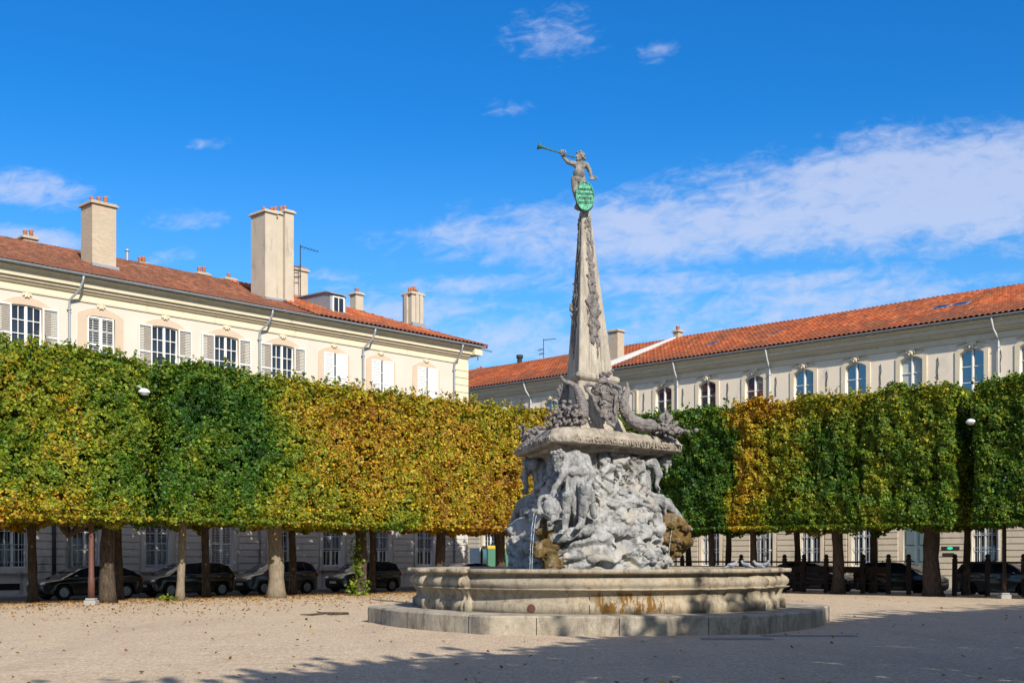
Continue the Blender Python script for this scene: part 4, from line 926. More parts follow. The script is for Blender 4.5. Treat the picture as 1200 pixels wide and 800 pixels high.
me = mb.mesh(); me.shade_smooth(); bas = link('basin', me, 'st_basin', FT, True)
mb = MB(); mb.lathe([(4.05, 0), (4.0, .001)], (CX2, CY, 1.14), 72); mb.build('water', 'water', FT, world=True)
# block joints of rim and step
mb = MB()
for dg_ in (190, 208, 226.5, 264, 298, 316, 334):
    a = R(dg_)
    for (o0, z0_, z1_) in ((.062, .41, .60), (-.04, .66, .84), (.10, .95, 1.09), (.166, 1.268, 1.335)):
        r_ = Rbas(a, o0); c_, s_ = math.cos(a), math.sin(a)
        mb.add([(CX2+r_*c_-s_*-.008+.003*c_, CY+r_*s_+c_*-.008+.003*s_, z0_), (CX2+r_*c_-s_*.008+.003*c_, CY+r_*s_+c_*.008+.003*s_, z0_), (CX2+r_*c_-s_*.008+.003*c_, CY+r_*s_+c_*.008+.003*s_, z1_), (CX2+r_*c_-s_*-.008+.003*c_, CY+r_*s_+c_*-.008+.003*s_, z1_)], [(0, 1, 2, 3)])
for dg_ in (212, 236, 252, 270, 290, 312, 338):
    a = R(dg_); r_ = Rstep(a)+.003; c_, s_ = math.cos(a), math.sin(a); mb.add([(CX+r_*c_+s_*.008, CY+r_*s_-c_*.008, .0), (CX+r_*c_-s_*.008, CY+r_*s_+c_*.008, .0), (CX+r_*c_-s_*.008, CY+r_*s_+c_*.008, .36), (CX+r_*c_+s_*.008, CY+r_*s_-c_*.008, .36)], [(0, 1, 2, 3)])
mb.build('stone_joints', 'dark', FT, world=True)
def angx(x):        # angle on the basin face that stands at picture column x
    best = min(range(200, 360*2), key=lambda k: abs((CX2+4.5*math.cos(R(180+k*.25)))/(CY+4.5*math.sin(R(180+k*.25)))-(x-600)/F) if math.sin(R(180+k*.25)) < 0 else 9); return 180+best*.25
mb = MB(); a = R(angx(625)); r_ = Rbas(a, .06); mb.lathe([(.10, -.05), (.10, .0), (.085, .015), (.02, .02)], (0, 0, 0), 16); me = mb.mesh()
me.transform(Matrix.Translation((CX2+r_*math.cos(a), CY+r_*math.sin(a), .51)) @ Matrix.Rotation(a, 4, 'Z') @ Matrix.Rotation(R(90), 4, 'Y')); link('round_plug', me, 'redwood', FT, True)

# rock mass
mb = MB(); rs_ = random.Random(5)
ZT = [(1.05, 2.05), (1.6, 2.0), (2.2, 1.85), (2.8, 1.55), (3.3, 1.25), (3.8, 1.02), (4.2, .95)]
mb.lathe([(1.9, 1.0), (1.86, 1.7), (1.72, 2.3), (1.40, 2.9), (1.12, 3.4), (.95, 3.9), (.9, 4.25)], (FC.x, FC.y, 0), 28)
for i in range(70):
    z = rs_.uniform(1.05, 3.5) if i % 3 else rs_.uniform(1.05, 2.3); rad = np.interp(z, [a for a, b in ZT], [b for a, b in ZT]); th = rs_.uniform(0, 2*math.pi)
    lobe = max(math.cos(th-a) for a in VA); rad = rad*(.88+.13*lobe)
    rot = Matrix.Rotation(th+math.pi/2+rs_.uniform(-.3, .3), 3, 'Z') @ Matrix.Rotation(rs_.uniform(-.45, .45), 3, 'Y') @ Matrix.Rotation(rs_.uniform(-.4, .2), 3, 'X')
    mb.ell((FC.x+math.cos(th)*(rad-.20), FC.y+math.sin(th)*(rad-.20), z), (rs_.uniform(.28, .62), rs_.uniform(.20, .34), rs_.uniform(.07, .16)), rot, 12)
def fold(pts, r0, r1):           # cloth fold: a chain of tapered capsules
    pts = [Vector(p) for p in pts]
    for i in range(len(pts)-1): f0, f1 = i/(len(pts)-1), (i+1)/(len(pts)-1); mb.cap(pts[i], pts[i+1], r0+(r1-r0)*f0, r0+(r1-r0)*f1, 8)
# sculpted ledges and folds seen on the front of the mass, placed by picture column and height
def fy(x, y, lift=0.0):          # depth on the rock surface for a picture position
    z = EYE+(HZ-y)/F*28.0; rad = float(np.interp(z, [a for a, b in ZT], [b for a, b in ZT]))*.96; X = (x-600)/F*28.3-FC.x
    return FC.y-math.sqrt(max(rad*rad-X*X, .09))-lift
def fp(x, y, lift=0.0): return px(x, y, fy(x, y, lift))
for pts, r0, r1 in [([(690, 540), (712, 534), (735, 540), (744, 556)], .17, .13), ([(700, 553), (720, 548), (740, 560)], .10, .08), ([(706, 545), (700, 565), (712, 578), (735, 574)], .11, .08),
                    ([(702, 582), (722, 592), (745, 588), (757, 574)], .12, .09), ([(690, 605), (705, 618), (722, 625), (735, 622)], .14, .10), ([(722, 606), (745, 612), (760, 606)], .13, .10),
                    ([(676, 585), (688, 605), (700, 624)], .13, .15), ([(660, 648), (690, 640), (715, 648), (735, 642)], .20, .16), ([(705, 632), (725, 644), (748, 640), (762, 648)], .16, .14),
                    ([(742, 618), (757, 628), (765, 643)], .14, .12), ([(650, 632), (668, 640), (690, 634)], .15, .12), ([(746, 545), (750, 565), (742, 585)], .14, .10), ([(754, 590), (766, 600), (772, 618)], .15, .10),
                    ([(683, 553), (688, 575), (683, 600)], .12, .12), ([(727, 560), (722, 575), (706, 590)], .09, .06), ([(735, 594), (728, 606), (712, 612)], .08, .06), ([(668, 556), (672, 578), (666, 610)], .11, .09)]:
    fold([fp(x, y, -.06 if r0 > .11 else -.03) for x, y in pts], r0*1.35, r1*1.25)
def cracks(p, sc, seed, width, depth):
    return -depth*np.clip(1-np.abs(fbm(p, sc, 3, seed)-.5)/width, 0, 1)**.7*np.clip((fbm(p, sc*.6, 2, seed+9)-.36)*6, 0, 1)
def rockdisp(p):
    w = p+.55*np.stack([fbm(p, 1.3, 3, 61), fbm(p, 1.3, 3, 62), fbm(p, 1.6, 3, 63)], 1)
    r1 = 1-np.abs(2*fbm(w*np.array([1, 1, 1.7]), 1.35, 2, 51)-1); r2 = 1-np.abs(2*fbm(w*np.array([1, 1, 2.4]), 6.0, 3, 55)-1)
    ph = w[:, 2]*1.6+1.1*fbm(p, .9, 2, 66)+.45*np.sin(np.arctan2(p[:, 1]-29.6, p[:, 0]-1.9)*2); fr = ph-np.floor(ph); ledge = np.where(fr < .16, fr/.16, 1-(fr-.16)/.84*.8)
    ph2 = w[:, 0]*3.1+w[:, 2]*3.6+1.5*fbm(p, 1.7, 2, 67); f2 = ph2-np.floor(ph2); led2 = np.where(f2 < .2, f2/.2, 1-(f2-.2)/.8*.9)
    patch = np.clip((fbm(p, 1.5, 2, 69)-.45)*5, .08, 1); low = np.clip((3.3-p[:, 2])/1.2, .35, 1)
    crk = cracks(w*np.array([1, 1, 1.5]), 1.5, 90, .022, .17)+cracks(w, 3.4, 94, .020, .045)
    return crk+(r1-.75)*.22+(r2-.72)*.07*patch+(ledge-.6)*.17*low+(led2-.6)*.06*np.clip((fbm(p, 1.1, 2, 68)-.40)*5, 0, 1)+(1-np.abs(2*fbm(p, 11, 3, 58)-1)-.7)*.035
link('rock', sculpt(mb, .022, 2, rockdisp), 'st_rock', FT, True)
def carve(p, a=.022, sc=9): return -a*1.1*np.clip(1-np.abs(fbm(p*np.array([1, 1, .7]), 3.6, 3, 78)-.5)/.03, 0, 1)+(fbm(p, sc, 3, 71)-.5)*2*a+(1-np.abs(2*fbm(p*np.array([1, 1, .6]), sc*.6, 2, 75)-1)-.7)*a*1.2
# river gods
def hand(mb, wr, d, side, r=.055, L=.17):
    wr, d, side = Vector(wr), Vector(d).normalized(), Vector(side).normalized(); pc = wr+d*L*.45; mb.ell(pc, (r*1.2, r*.9, r*1.2)); mb.cap(wr, pc+d*.03, r*.9, r)
    dn = d.cross(side).normalized()
    for k, ln in zip((-1.5, -.5, .5, 1.5), (.8, 1.0, .95, .75)):
        b0 = pc+side*k*.036+d*.04; b1 = b0+d*L*.42*ln+dn*.015; b2 = b1+d*L*.30*ln+dn*.05; mb.cap(b0, b1, .022, .019, 6); mb.cap(b1, b2, .019, .015, 6)
    t0 = pc+side*.06-d*.03; t1 = t0+side*.06+d*.05; mb.cap(t0, t1, .024, .021, 6); mb.cap(t1, t1+d*.05, .021, .017, 6)
def head(mb, c, face, up, s=1.0, beard=True):
    c, f_, u_ = Vector(c), Vector(face).normalized(), Vector(up); sd = f_.cross(u_).normalized(); u_ = sd.cross(f_).normalized(); P_ = lambda a, b, e: c+(f_*a+sd*b+u_*e)*s
    mb.ell(c, (.125*s, .125*s, .155*s)); mb.cap(P_(.06, 0, -.06), P_(.09, 0, -.10), .075*s, .06*s)
    mb.cap(P_(.115, 0, .035), P_(.165, 0, -.02), .018*s, .030*s, 6)                       # nose
    for q in (-1, 1):
        mb.cap(P_(.115, q*.02, .05), P_(.09, q*.08, .045), .022*s, .02*s, 6)              # brow
        mb.ell(P_(.105, q*.045, .018), (.02*s, .02*s, .016*s), n=8); mb.ell(P_(.085, q*.055, -.03), (.035*s,)*3, n=8); mb.ell(P_(-.01, q*.125, .0), (.022*s, .022*s, .04*s), n=8)
    mb.cap(P_(.13, -.03, -.062), P_(.13, .03, -.062), .014*s, .014*s, 6); mb.cap(P_(.122, -.025, -.085), P_(.122, .025, -.085), .015*s, .015*s, 6)
    rr = random.Random(3)
    for k in range(26):                                                                    # curls
        a = rr.uniform(-2.2, 2.2)+math.pi; e = rr.uniform(-.05, .14); ra = .125 if e < .09 else .07; mb.ell(P_(ra*math.cos(a), ra*math.sin(a), e), (.038*s,)*3, n=8)
    for k in range(8): mb.ell(P_(.02+.08*rr.random(), rr.uniform(-.09, .09), .13), (.038*s,)*3, n=8)
    if beard:
        for k in range(16):
            b_ = rr.uniform(-.07, .07); mb.cap(P_(.09, b_, -.09-.02*rr.random()), P_(.13+.04*rr.random(), b_*.8+rr.uniform(-.02, .02), -.20-.10*rr.random()), .030*s, .014*s, 6)
def god(ang, sway=0.0, side=1, out=0.0, name='river_god'):
    """old man crouching under the slab: polar frame r outward, s sideways"""
    ur = Vector((math.cos(ang), math.sin(ang), 0)); us = Vector((-math.sin(ang), math.cos(ang), 0))*side
    P_ = lambda r_, s_, z: FC+ur*(r_+out)+us*(s_+sway)+Vector((0, 0, z)); mb = MB()
    mb.ell(P_(1.12, 0, 3.45), (.30, .30, .40)); mb.ell(P_(1.24, 0, 3.82), (.33, .33, .30)); mb.cap(P_(1.15, 0, 3.1), P_(1.2, 0, 3.8), .30, .33)       # belly, chest
    for s_ in (-1, 1): mb.ell(P_(1.40, s_*.14, 3.80), (.15, .15, .11)); mb.ell(P_(1.34, s_*.33, 3.98), (.16, .16, .15))                              # pectorals, shoulders
    mb.cap(P_(1.25, -.3, 3.98), P_(1.25, .3, 3.98), .17, .17); mb.cap(P_(1.38, 0, 3.98), P_(1.70, 0, 4.06), .12, .10)                                # shoulder girdle, neck
    head(mb, P_(1.82, .02, 4.05), ur*1+us*.1+Vector((0, 0, -.55)), Vector((0, 0, 1))+ur*.4, 1.08)
    # near arm straight down to the hand
    mb.cap(P_(1.40, .36, 3.98), P_(1.52, .44, 3.68), .115, .10); mb.cap(P_(1.52, .44, 3.70), P_(1.46, .40, 3.42), .085, .062); hand(mb, P_(1.46, .40, 3.42), (ur*.5+Vector((0, 0, -1))), us)
    # far arm bent up, holding the slab
    mb.cap(P_(1.34, -.36, 3.98), P_(1.62, -.60, 3.78), .115, .095); mb.cap(P_(1.62, -.60, 3.78), P_(1.72, -.42, 4.08), .085, .065); hand(mb, P_(1.72, -.42, 4.06), (ur*.3+Vector((0, 0, 1))), us, L=.13)
    # legs
    mb.ell(P_(1.2, 0, 3.05), (.34, .36, .26)); mb.cap(P_(1.3, .18, 3.05), P_(1.72, .34, 2.98), .19, .14); mb.ell(P_(1.76, .35, 2.97), (.14,)*3)
    mb.cap(P_(1.76, .35, 2.96), P_(2.10, .26, 2.62), .12, .10); mb.cap(P_(2.1, .26, 2.62), P_(2.24, .24, 2.42), .095, .07); mb.cap(P_(2.24, .24, 2.40), P_(2.42, .26, 2.32), .075, .055)
    for k in range(5): mb.cap(P_(2.40, .20+.028*k, 2.32), P_(2.46, .195+.03*k, 2.30), .022, .018, 6)
    mb.cap(P_(1.28, -.18, 3.05), P_(1.60, -.32, 2.86), .19, .14); mb.cap(P_(1.60, -.32, 2.86), P_(1.72, -.30, 2.30), .125, .075); mb.cap(P_(1.72, -.30, 2.28), P_(1.92, -.32, 2.22), .075, .055)
    # drapery over the lap
    for k in range(9):
        s_ = -.34+.085*k; mb.cap(P_(1.25, s_*.9, 3.22), P_(1.66+.04*math.sin(k*2.1), s_*1.15, 3.08+.04*math.cos(k*1.7)), .07, .06, 8); mb.cap(P_(1.66, s_*1.15, 3.06), P_(1.72, s_*1.1+.03, 2.68-.1*(k % 3)), .06, .03, 8)
    o = link(name, sculpt(mb, .022, 2, lambda p: carve(p)), 'st_fig', FT, True); return o
g1 = god(VA[1], -.05, -1, .22); g1['label'] = 'river god facing right with his leg over the mossy rock'
g2 = god(VA[2], .1, 1, .25); g2['label'] = 'shaded river god at the back left'
# near left god, modelled from the view: head bowed at the left, back under the slab, arm down to the urn
mb = MB(); D = 27.55
q = lambda x, y, d=0.0: px(x, y, D+d)
mb.ell(q(671, 541, .1), (.30, .28, .22)); mb.cap(q(672, 541, .1), q(679, 570, .2), .29, .24); mb.cap(q(679, 565, .25), q(681, 592, .3), .26, .24)
mb.ell(q(666, 536, .0), (.18, .17, .14)); mb.ell(q(684, 538, .15), (.17, .17, .14)); mb.ell(q(672, 552, -.12), (.16, .11, .11)); mb.ell(q(682, 553, -.1), (.15, .11, .11))
head(mb, q(655, 535, -.18), Vector((-.55, -.75, -.45)), Vector((0, 0, 1)), 1.12); mb.cap(q(665, 536, .0), q(657, 534, -.12), .12, .10)
mb.cap(q(667, 538, -.08), q(660, 556, -.22), .115, .10); mb.cap(q(660, 555, -.22), q(650, 572, -.20), .090, .062); hand(mb, q(650, 573, -.20), (-.45, -.1, -1), (1, -.2, -.3))
mb.cap(q(687, 540, .1), q(694, 556, -.1), .115, .10); mb.cap(q(694, 556, -.1), q(690, 570, -.28), .09, .065); hand(mb, q(690, 570, -.28), (-.2, -.2, -1), (1, 0, 0))
mb.cap(q(682, 588, .15), q(686, 573, -.30), .21, .15); mb.ell(q(686, 571, -.33), (.15, .15, .14)); mb.cap(q(686, 573, -.33), q(684, 596, -.22), .14, .12); mb.cap(q(684, 596, -.22), q(681, 614, -.18), .115, .08)
mb.cap(q(681, 614, -.18), q(677, 618, -.42), .08, .055)
for k in range(5): mb.cap(q(675+k*1.1, 618, -.42), q(674+k*1.2, 619, -.50), .022, .018, 6)
mb.cap(q(676, 590, .15), q(665, 582, -.25), .20, .14); mb.cap(q(665, 581, -.27), q(663, 604, -.22), .13, .10); mb.cap(q(663, 604, -.22), q(662, 620, -.2), .10, .075); mb.cap(q(662, 620, -.2), q(657, 624, -.42), .075, .055)
for k in range(5): mb.cap(q(655+k*1.1, 624, -.42), q(654+k*1.2, 625, -.50), .022, .018, 6)
for k in range(8): x_ = 664+3.2*k; mb.cap(q(x_, 556+(k % 3)*3, -.10), q(x_+4*math.sin(k*2.), 582, -.16), .045, .04, 6); mb.cap(q(x_+4*math.sin(k*2.), 582, -.16), q(x_-2, 604+4*(k % 2), -.02), .045, .02, 6)
for a_, b_, r0, r1 in ((q(668, 625, -.10), q(690, 620, .0), .14, .14), (q(650, 631, -.12), q(668, 628, -.20), .12, .12), (q(686, 577, -.2), q(676, 600, -.02), .08, .05), (q(672, 586, -.2), q(674, 608, -.02), .07, .05), (q(692, 574, -.1), q(696, 604, .0), .09, .08)): mb.cap(a_, b_, r0, r1)
g3 = link('river_god', sculpt(mb, .020, 2, lambda p: carve(p, .024, 8)), 'st_fig', FT, True); g3['label'] = 'river god at the near corner, head bowed, arm reaching to the urn'
# urn with its stained spout, and stained rock under it
mb = MB(); prof_u = [(.02, -.34), (.10, -.33), (.20, -.18), (.235, 0), (.21, .14), (.13, .24), (.10, .30), (.15, .35), (.16, .38), (.10, .385), (.08, .30)]
mb.lathe(prof_u, (0, 0, 0), 24); me = mb.mesh(); me.transform(Matrix.Translation(q(646, 596, -.25)) @ Matrix.Rotation(R(160), 4, 'Y') @ Matrix.Rotation(R(25), 4, 'X')); m2 = MB(); m2.add([v_.co[:] for v_ in me.vertices], [tuple(p_.vertices) for p_ in me.polygons])
for k in range(14): a_ = q(646+random.uniform(-5, 4), 588+random.uniform(0, 26), -.36); m2.cap(a_, Vector(a_)+Vector((random.uniform(-.05, .05), 0, -.16)), .05, .03, 7)
urn = link('urn', sculpt(m2, .016, 1, lambda p: carve(p, .03, 9)), 'st_fig', FT, True)
mb = MB(); ang = [R(a) for a in range(60, 320, 20)]; c_ = Vector(q(638, 591, -.34)); mb.tube([c_+Vector((.13*math.cos(a), 0, .19*math.sin(a))) for a in ang], .045, 8); mb.cap(q(632, 601, -.3), q(625, 598, -.42), .08, .06); link('urn_handle', sculpt(mb, .016, 1, lambda p: carve(p, .02, 10)), 'st_fig', FT, True)
mb = MB()
for (x_, y_, r_) in ((643, 611, .20), (639, 624, .24), (643, 636, .27), (638, 650, .30), (645, 660, .30), (632, 640, .2)): mb.ell(q(x_, y_, .05), (r_, r_*.9, r_*.75))
link('stained_rock', sculpt(mb, .03, 1, lambda p: rockdisp(p)*.5), 'moss', FT, True)
# brown mossy rock at the right
mb = MB()
for (x_, y_, d_, r_) in ((790, 615, 0, .33), (785, 630, -.1, .38), (797, 628, 0, .26), (780, 648, -.1, .30), (771, 655, -.1, .28), (799, 641, 0, .17), (775, 635, -.2, .26), (770, 645, -.25, .26), (783, 610, -.1, .25), (794, 648, 0, .14)): mb.ell(px(x_, y_, 29.9+d_), (r_, r_*.95, r_*.85))
for k in range(12): a = random.uniform(0, 6.3); mb.ell(Vector(px(786, 630, 29.9))+Vector((.42*math.cos(a), .3*math.sin(a)-.1, random.uniform(-.3, .3))), (.13, .13, .10))
link('mossy_rock', sculpt(mb, .025, 1, lambda p: rockdisp(p)*.45+(fbm(p, 16, 3, 88)-.5)*.07), 'moss', FT, True)
# shaded rocks bulging at the left
mb = MB()
for (x_, y_, r_) in ((618, 620, .42), (612, 640, .42), (622, 655, .45), (608, 622, .26), (626, 600, .32), (630, 640, .35)): mb.ell(px(x_, y_, 29.6), (r_, r_*1.0, r_*.8))
link('shaded_rock', sculpt(mb, .032, 1, lambda p: rockdisp(p)*.8), 'st_rock', FT, True)
# water threads
mb = MB()
for (x_, yt, yb, d_) in ((626, 600, 662, -.45), (628.5, 603, 662, -.45), (779, 612, 655, 1.9), (788, 618, 655, 1.9)):
    zt, zb = px(x_, yt, D+d_)[2], 1.15; X_ = px(x_, yt, D+d_)[0]; n = 18
    mb.tube([(X_-.10*(1-(1-k/n)**2)+.006*math.sin(k*2.3), D+d_+.005*math.cos(k*1.7), zt+(zb-zt)*(k/n)**1.15) for k in range(n+1)], [.007+.003*math.sin(k*1.9) for k in range(n+1)], 6)
mb.build('falling_water', 'jet', FT, True, world=True)

# triangular slab
def tri(rv, cut, n=14, bow=.0):        # triangle with cut corners: points (r,theta) every side sampled equally
    pts = []; V_ = [Vector((math.cos(a), math.sin(a), 0))*rv for a in VA]
    for i in range(3):
        a, b = V_[i], V_[(i+1) % 3]; pr = V_[i-1]
        e0 = (pr-a).normalized(); e1 = (b-a).normalized(); p0, p1 = a+e0*cut, a+e1*cut; nx = b-e1*cut
        for k in range(4): pts.append(p0.lerp(p1, k/4)+a.normalized()*(.06*math.sin(math.pi*k/4)*cut/.5))
        L = (nx-p1); nrm = Vector((L.y, -L.x, 0)).normalized()
        for k in range(n): f_ = k/n; pts.append(p1+L*f_+nrm*bow*math.sin(math.pi*f_))
    return pts
def triloft(rows, mat, name, cut=.5, wear=0.0, cx=FC.x, cy=FC.y, sculptit=None):
    vs, fs = [], []; n = None
    for rv, z, ox in rows:
        pts = tri(rv, cut*rv/2.9 if cut > .1 else cut); n = len(pts)
        for p in pts: vs.append((cx+ox+p.x, cy+p.y, z))
    for i in range(len(rows)-1):
        for k in range(n): fs.append((i*n+k, i*n+(k+1) % n, (i+1)*n+(k+1) % n, (i+1)*n+k))
    fs += [tuple(range(n))[::-1], tuple((len(rows)-1)*n+k for k in range(n))]
    mb = MB(); mb.add(vs, fs)
    if sculptit: me = sculpt(mb, sculptit, 1, lambda p: (fbm(p, 3, 3, 95)-.5)*wear*1.6+(fbm(p, 14, 3, 96)-.5)*wear)
    else: me = mb.mesh()
    return link(name, me, mat, FT, True)
triloft([(1.7, 4.0, 0), (1.75, 4.12, 0), (2.35, 4.18, 0), (2.42, 4.25, 0), (2.80, 4.25, 0), (2.88, 4.28, 0), (2.9, 4.36, 0), (2.88, 4.45, 0), (2.80, 4.50, 0), (2.76, 4.56, 0), (2.64, 4.62, 0), (2.45, 4.645, 0), (1.2, 4.66, 0)], 'st_slab', 'entablature_slab', .62, .05, sculptit=.024)
triloft([(1.55, 3.75, 0), (1.7, 4.05, 0), (1.2, 4.06, 0)], 'st_dark', 'slab_support', .5, .05, sculptit=.04)
# inscription along the front and left faces of the slab
def inscribe(i, j, txt, size, depth=.012):
    a = Vector((math.cos(VA[i]), math.sin(VA[i]), 0))*2.9; b = Vector((math.cos(VA[j]), math.sin(VA[j]), 0))*2.9; e = (b-a).normalized(); nrm = Vector((e.y, -e.x, 0))
    me = text_mesh(txt, size, depth, 1.0); xs_ = [v_.co.x for v_ in me.vertices]; wd = max(xs_)-min(xs_); L = (b-a).length-2*.60; k = L/wd
    mid = (a+b)/2+FC+nrm*.012+Vector((0, 0, 4.375)); rot = Matrix((e, Vector((0, 0, 1)), nrm)).transposed().to_4x4()
    me.transform(Matrix.Translation(mid) @ rot @ Matrix.Diagonal((k, 1, 1, 1))); return link('inscription', me, 'st_slab', FT, True)
i1 = inscribe(0, 1, 'SAVIDA CENANDI DEI VENVLVTVS IACORVM ET', .15); i2 = inscribe(2, 0, 'PRISCA RECENSQVE FIDES VOTVM', .15)

# pedestal, obelisk
OX = 1.87-FC.x
triloft([(1.10, 4.62, OX), (1.08, 4.80, OX), (.98, 5.0, OX), (.86, 5.12, OX), (.80, 5.3, OX), (.77, 5.9, OX), (.77, 5.96, OX)], 'st_obel', 'pedestal', .24, .008)
triloft([(.80, 5.95, OX), (.88, 5.99, OX), (.92, 6.03, OX), (.92, 6.10, OX), (.86, 6.13, OX), (.76, 6.15, OX)], 'st_obel', 'pedestal_moulding', .26, .0)
triloft([(.72, 6.14, OX), (.72, 6.2, OX), (.20, 10.22, OX-.06), (.17, 10.27, OX-.06)], 'st_obel', 'obelisk', .06, .0)
# helper: point on the front (A-B) face of the obelisk
def face_pt(i, j, f_, z, out=0.0):
    rv = .72+(.20-.72)*(z-6.2)/(10.22-6.2); ox = OX-.06*(z-6.2)/4.02; a = Vector((math.cos(VA[i]), math.sin(VA[i]), 0))*rv; b = Vector((math.cos(VA[j]), math.sin(VA[j]), 0))*rv
    e = (b-a).normalized(); nrm = Vector((e.y, -e.x, 0)); return FC+Vector((ox, 0, z))+a.lerp(b, f_)+nrm*out
def trophies(i, j, seed):
    mb = MB(); rr = random.Random(seed); fp_ = lambda f_, z, o=.02: face_pt(i, j, .46+(f_-.5)*.8, z, o*.6)
    ell0 = mb.ell; kk = .78 if seed == 1 else .55; mb.ell = lambda c, r, rot=None, n=12: ell0(c, (r[0]*kk, r[1]*kk*.8, r[2]*(kk+.1)), rot, n)
    for k in range(14): z = 8.9+1.2*rr.random(); mb.ell(fp_(.5+.25*rr.uniform(-1, 1), z), (rr.uniform(.03, .06), .03, rr.uniform(.03, .07)), None, 8)          # garland at the top
    mb.tube([fp_(.25, 10.0), fp_(.45, 9.85), fp_(.8, 9.95), fp_(.72, 9.6), fp_(.8, 9.3), fp_(.62, 9.0)], [.03, .035, .03, .025, .03, .02], 6)
    mb.tube([fp_(.4, 9.7), fp_(.5, 9.4), fp_(.35, 9.2), fp_(.5, 8.9)], .025, 6)
    mb.ell(fp_(.5, 8.75, .02), (.11, .05, .13)); mb.ell(fp_(.72, 8.9, .02), (.08, .05, .08)); mb.ell(fp_(.42, 8.45, .03), (.14, .06, .07)); mb.cap(fp_(.3, 8.6), fp_(.75, 8.35), .04, .03)
    mb.ell(fp_(.5, 8.25, .03), (.15, .08, .13)); mb.ell(fp_(.66, 8.1, .03), (.12, .07, .16)); mb.ell(fp_(.38, 8.0, .03), (.12, .07, .15)); mb.lathe([(.14, 0), (.16, .03), (.15, .07)], tuple(fp_(.55, 7.85, .02)), 14, 'y')
    mb.cap(fp_(.2, 7.95, .03), fp_(.75, 7.35, .05), .045, .03); mb.cap(fp_(.8, 8.1, .03), fp_(.42, 7.3, .04), .04, .035); mb.cap(fp_(.85, 7.75, .04), fp_(.6, 7.6, .04), .05, .06)
    mb.ell(fp_(.5, 7.65, .04), (.17, .09, .14)); mb.ell(fp_(.62, 7.4, .04), (.13, .08, .14)); mb.ell(fp_(.55, 7.15, .03), (.10, .07, .12)); mb.ell(fp_(.38, 7.0, .03), (.07, .05, .13)); mb.ell(fp_(.65, 6.95, .03), (.07, .05, .14))
    mb.cap(fp_(.62, 6.95, .03), fp_(.60, 6.55, .02), .03, .014)
    for k in range(110):
        z = rr.uniform(6.9, 9.1); w_ = .07+.20*math.sin(min(max((z-6.8)/2.3, 0), 1)*math.pi); f_ = .52+w_*rr.uniform(-1, 1); a_ = rr.uniform(-.7, .7); L_ = rr.uniform(.05, .2)
        mb.cap(fp_(f_-L_*.5*math.sin(a_), z-L_*.5, .02), fp_(f_+L_*.5*math.sin(a_), z+L_*.5, .045), rr.uniform(.012, .035), rr.uniform(.01, .03), 6)
    for k in range(30):
        z = rr.uniform(9.0, 10.05); f_ = .55+.28*rr.uniform(-1, 1); mb.cap(fp_(f_, z, .01), fp_(f_+.2*rr.uniform(-1, 1), z+.1, .03), .018, .01, 6)
    return link('trophy_relief', sculpt(mb, .012, 0, lambda p: (fbm(p, 18, 3, 41)-.5)*.05), 'st_dark', FT, True)
trophies(0, 1, 1); trophies(2, 0, 2)
# cartouche on the pedestal
P_ = lambda x, y, d=0.0: px(x, y, 28.55+d)
def loopxy(pts, d): return [Vector(P_(x, y, d)) for x, y in pts]
mb = MB(); out = [(686, 452), (690, 450), (697, 453), (703, 447), (712, 447), (722, 452), (728, 455), (727, 462), (722, 466), (721, 478), (722, 492), (719, 499), (714, 496), (709, 489), (702, 482), (698, 474), (695, 464), (688, 458)]
for k in range(len(out)): a, b = out[k], out[(k+1) % len(out)]; mb.cap(P_(*a, d=-.02), P_(*b, d=-.02), .042, .042, 8)
for (x_, y_, rx_, rz_) in ((709, 458, .25, .17), (710, 468, .22, .22), (711, 480, .16, .2), (716, 490, .09, .14), (702, 458, .2, .12), (717, 460, .18, .12)): mb.ell(P_(x_, y_, .06), (rx_, .10, rz_))
mb.ell(P_(709, 464, .10), (.36, .09, .30)); mb.ell(P_(712, 480, .10), (.24, .09, .30))
for k in range(70): mb.ell(P_(703+14*random.random(), 452+38*random.random(), -.03), (.06, .05, .018), Matrix.Rotation(random.random()*3, 3, 'Y'), 8)
for (x_, y_) in ((704, 440), (708, 437), (712, 440), (709, 444), (704, 445), (714, 437)): mb.ell(P_(x_, y_, .05), (.06, .07, .05), None, 8)
mb.cap(P_(705, 440, .05), P_(718, 434, .05), .04, .03)
link('cartouche', sculpt(mb, .014, 0, lambda p: carve(p, .022, 14)), 'st_dark', FT, True)
# cornucopias and fruit
def cornucopia(pts, rs, fruit, nf, spread, seed, d0=28.2):
    mb = MB(); rr = random.Random(seed); Q = [Vector(px(x, y, d0+d)) for x, y, d in pts]
    for k in range(len(Q)-1): mb.cap(Q[k], Q[k+1], rs[k], rs[k+1], 12)
    for k in range(int(len(Q)*3)): f_ = k/(len(Q)*3)*(len(Q)-1); i = int(f_); p = Q[i].lerp(Q[i+1], f_-i); r_ = rs[i]+(rs[i+1]-rs[i])*(f_-i); mb.ell(p, (r_*1.12, r_*1.12, r_*.5), None, 10)
    for k in range(nf): x, y, d = fruit; mb.ell(Vector(px(x, y, d0+d))+Vector((rr.gauss(0, spread[0]), rr.gauss(0, spread[1]), rr.gauss(0, spread[2]))), (rr.uniform(.028, .062),)*3, None, 8)
    return link('cornucopia', sculpt(mb, .015, 0, lambda p: carve(p, .016, 16)), 'st_dark', FT, True)
c1 = cornucopia([(657, 441, 0), (661, 447, 0), (668, 449, 0), (675, 453, 0), (679, 462, 0), (682, 473, 0), (682, 485, 0)], [.04, .05, .06, .08, .11, .14, .16], (664, 490, -.15), 300, (.20, .17, .15), 4, 28.3); c1['label'] = 'cornucopia with fruit at the near left of the pedestal'
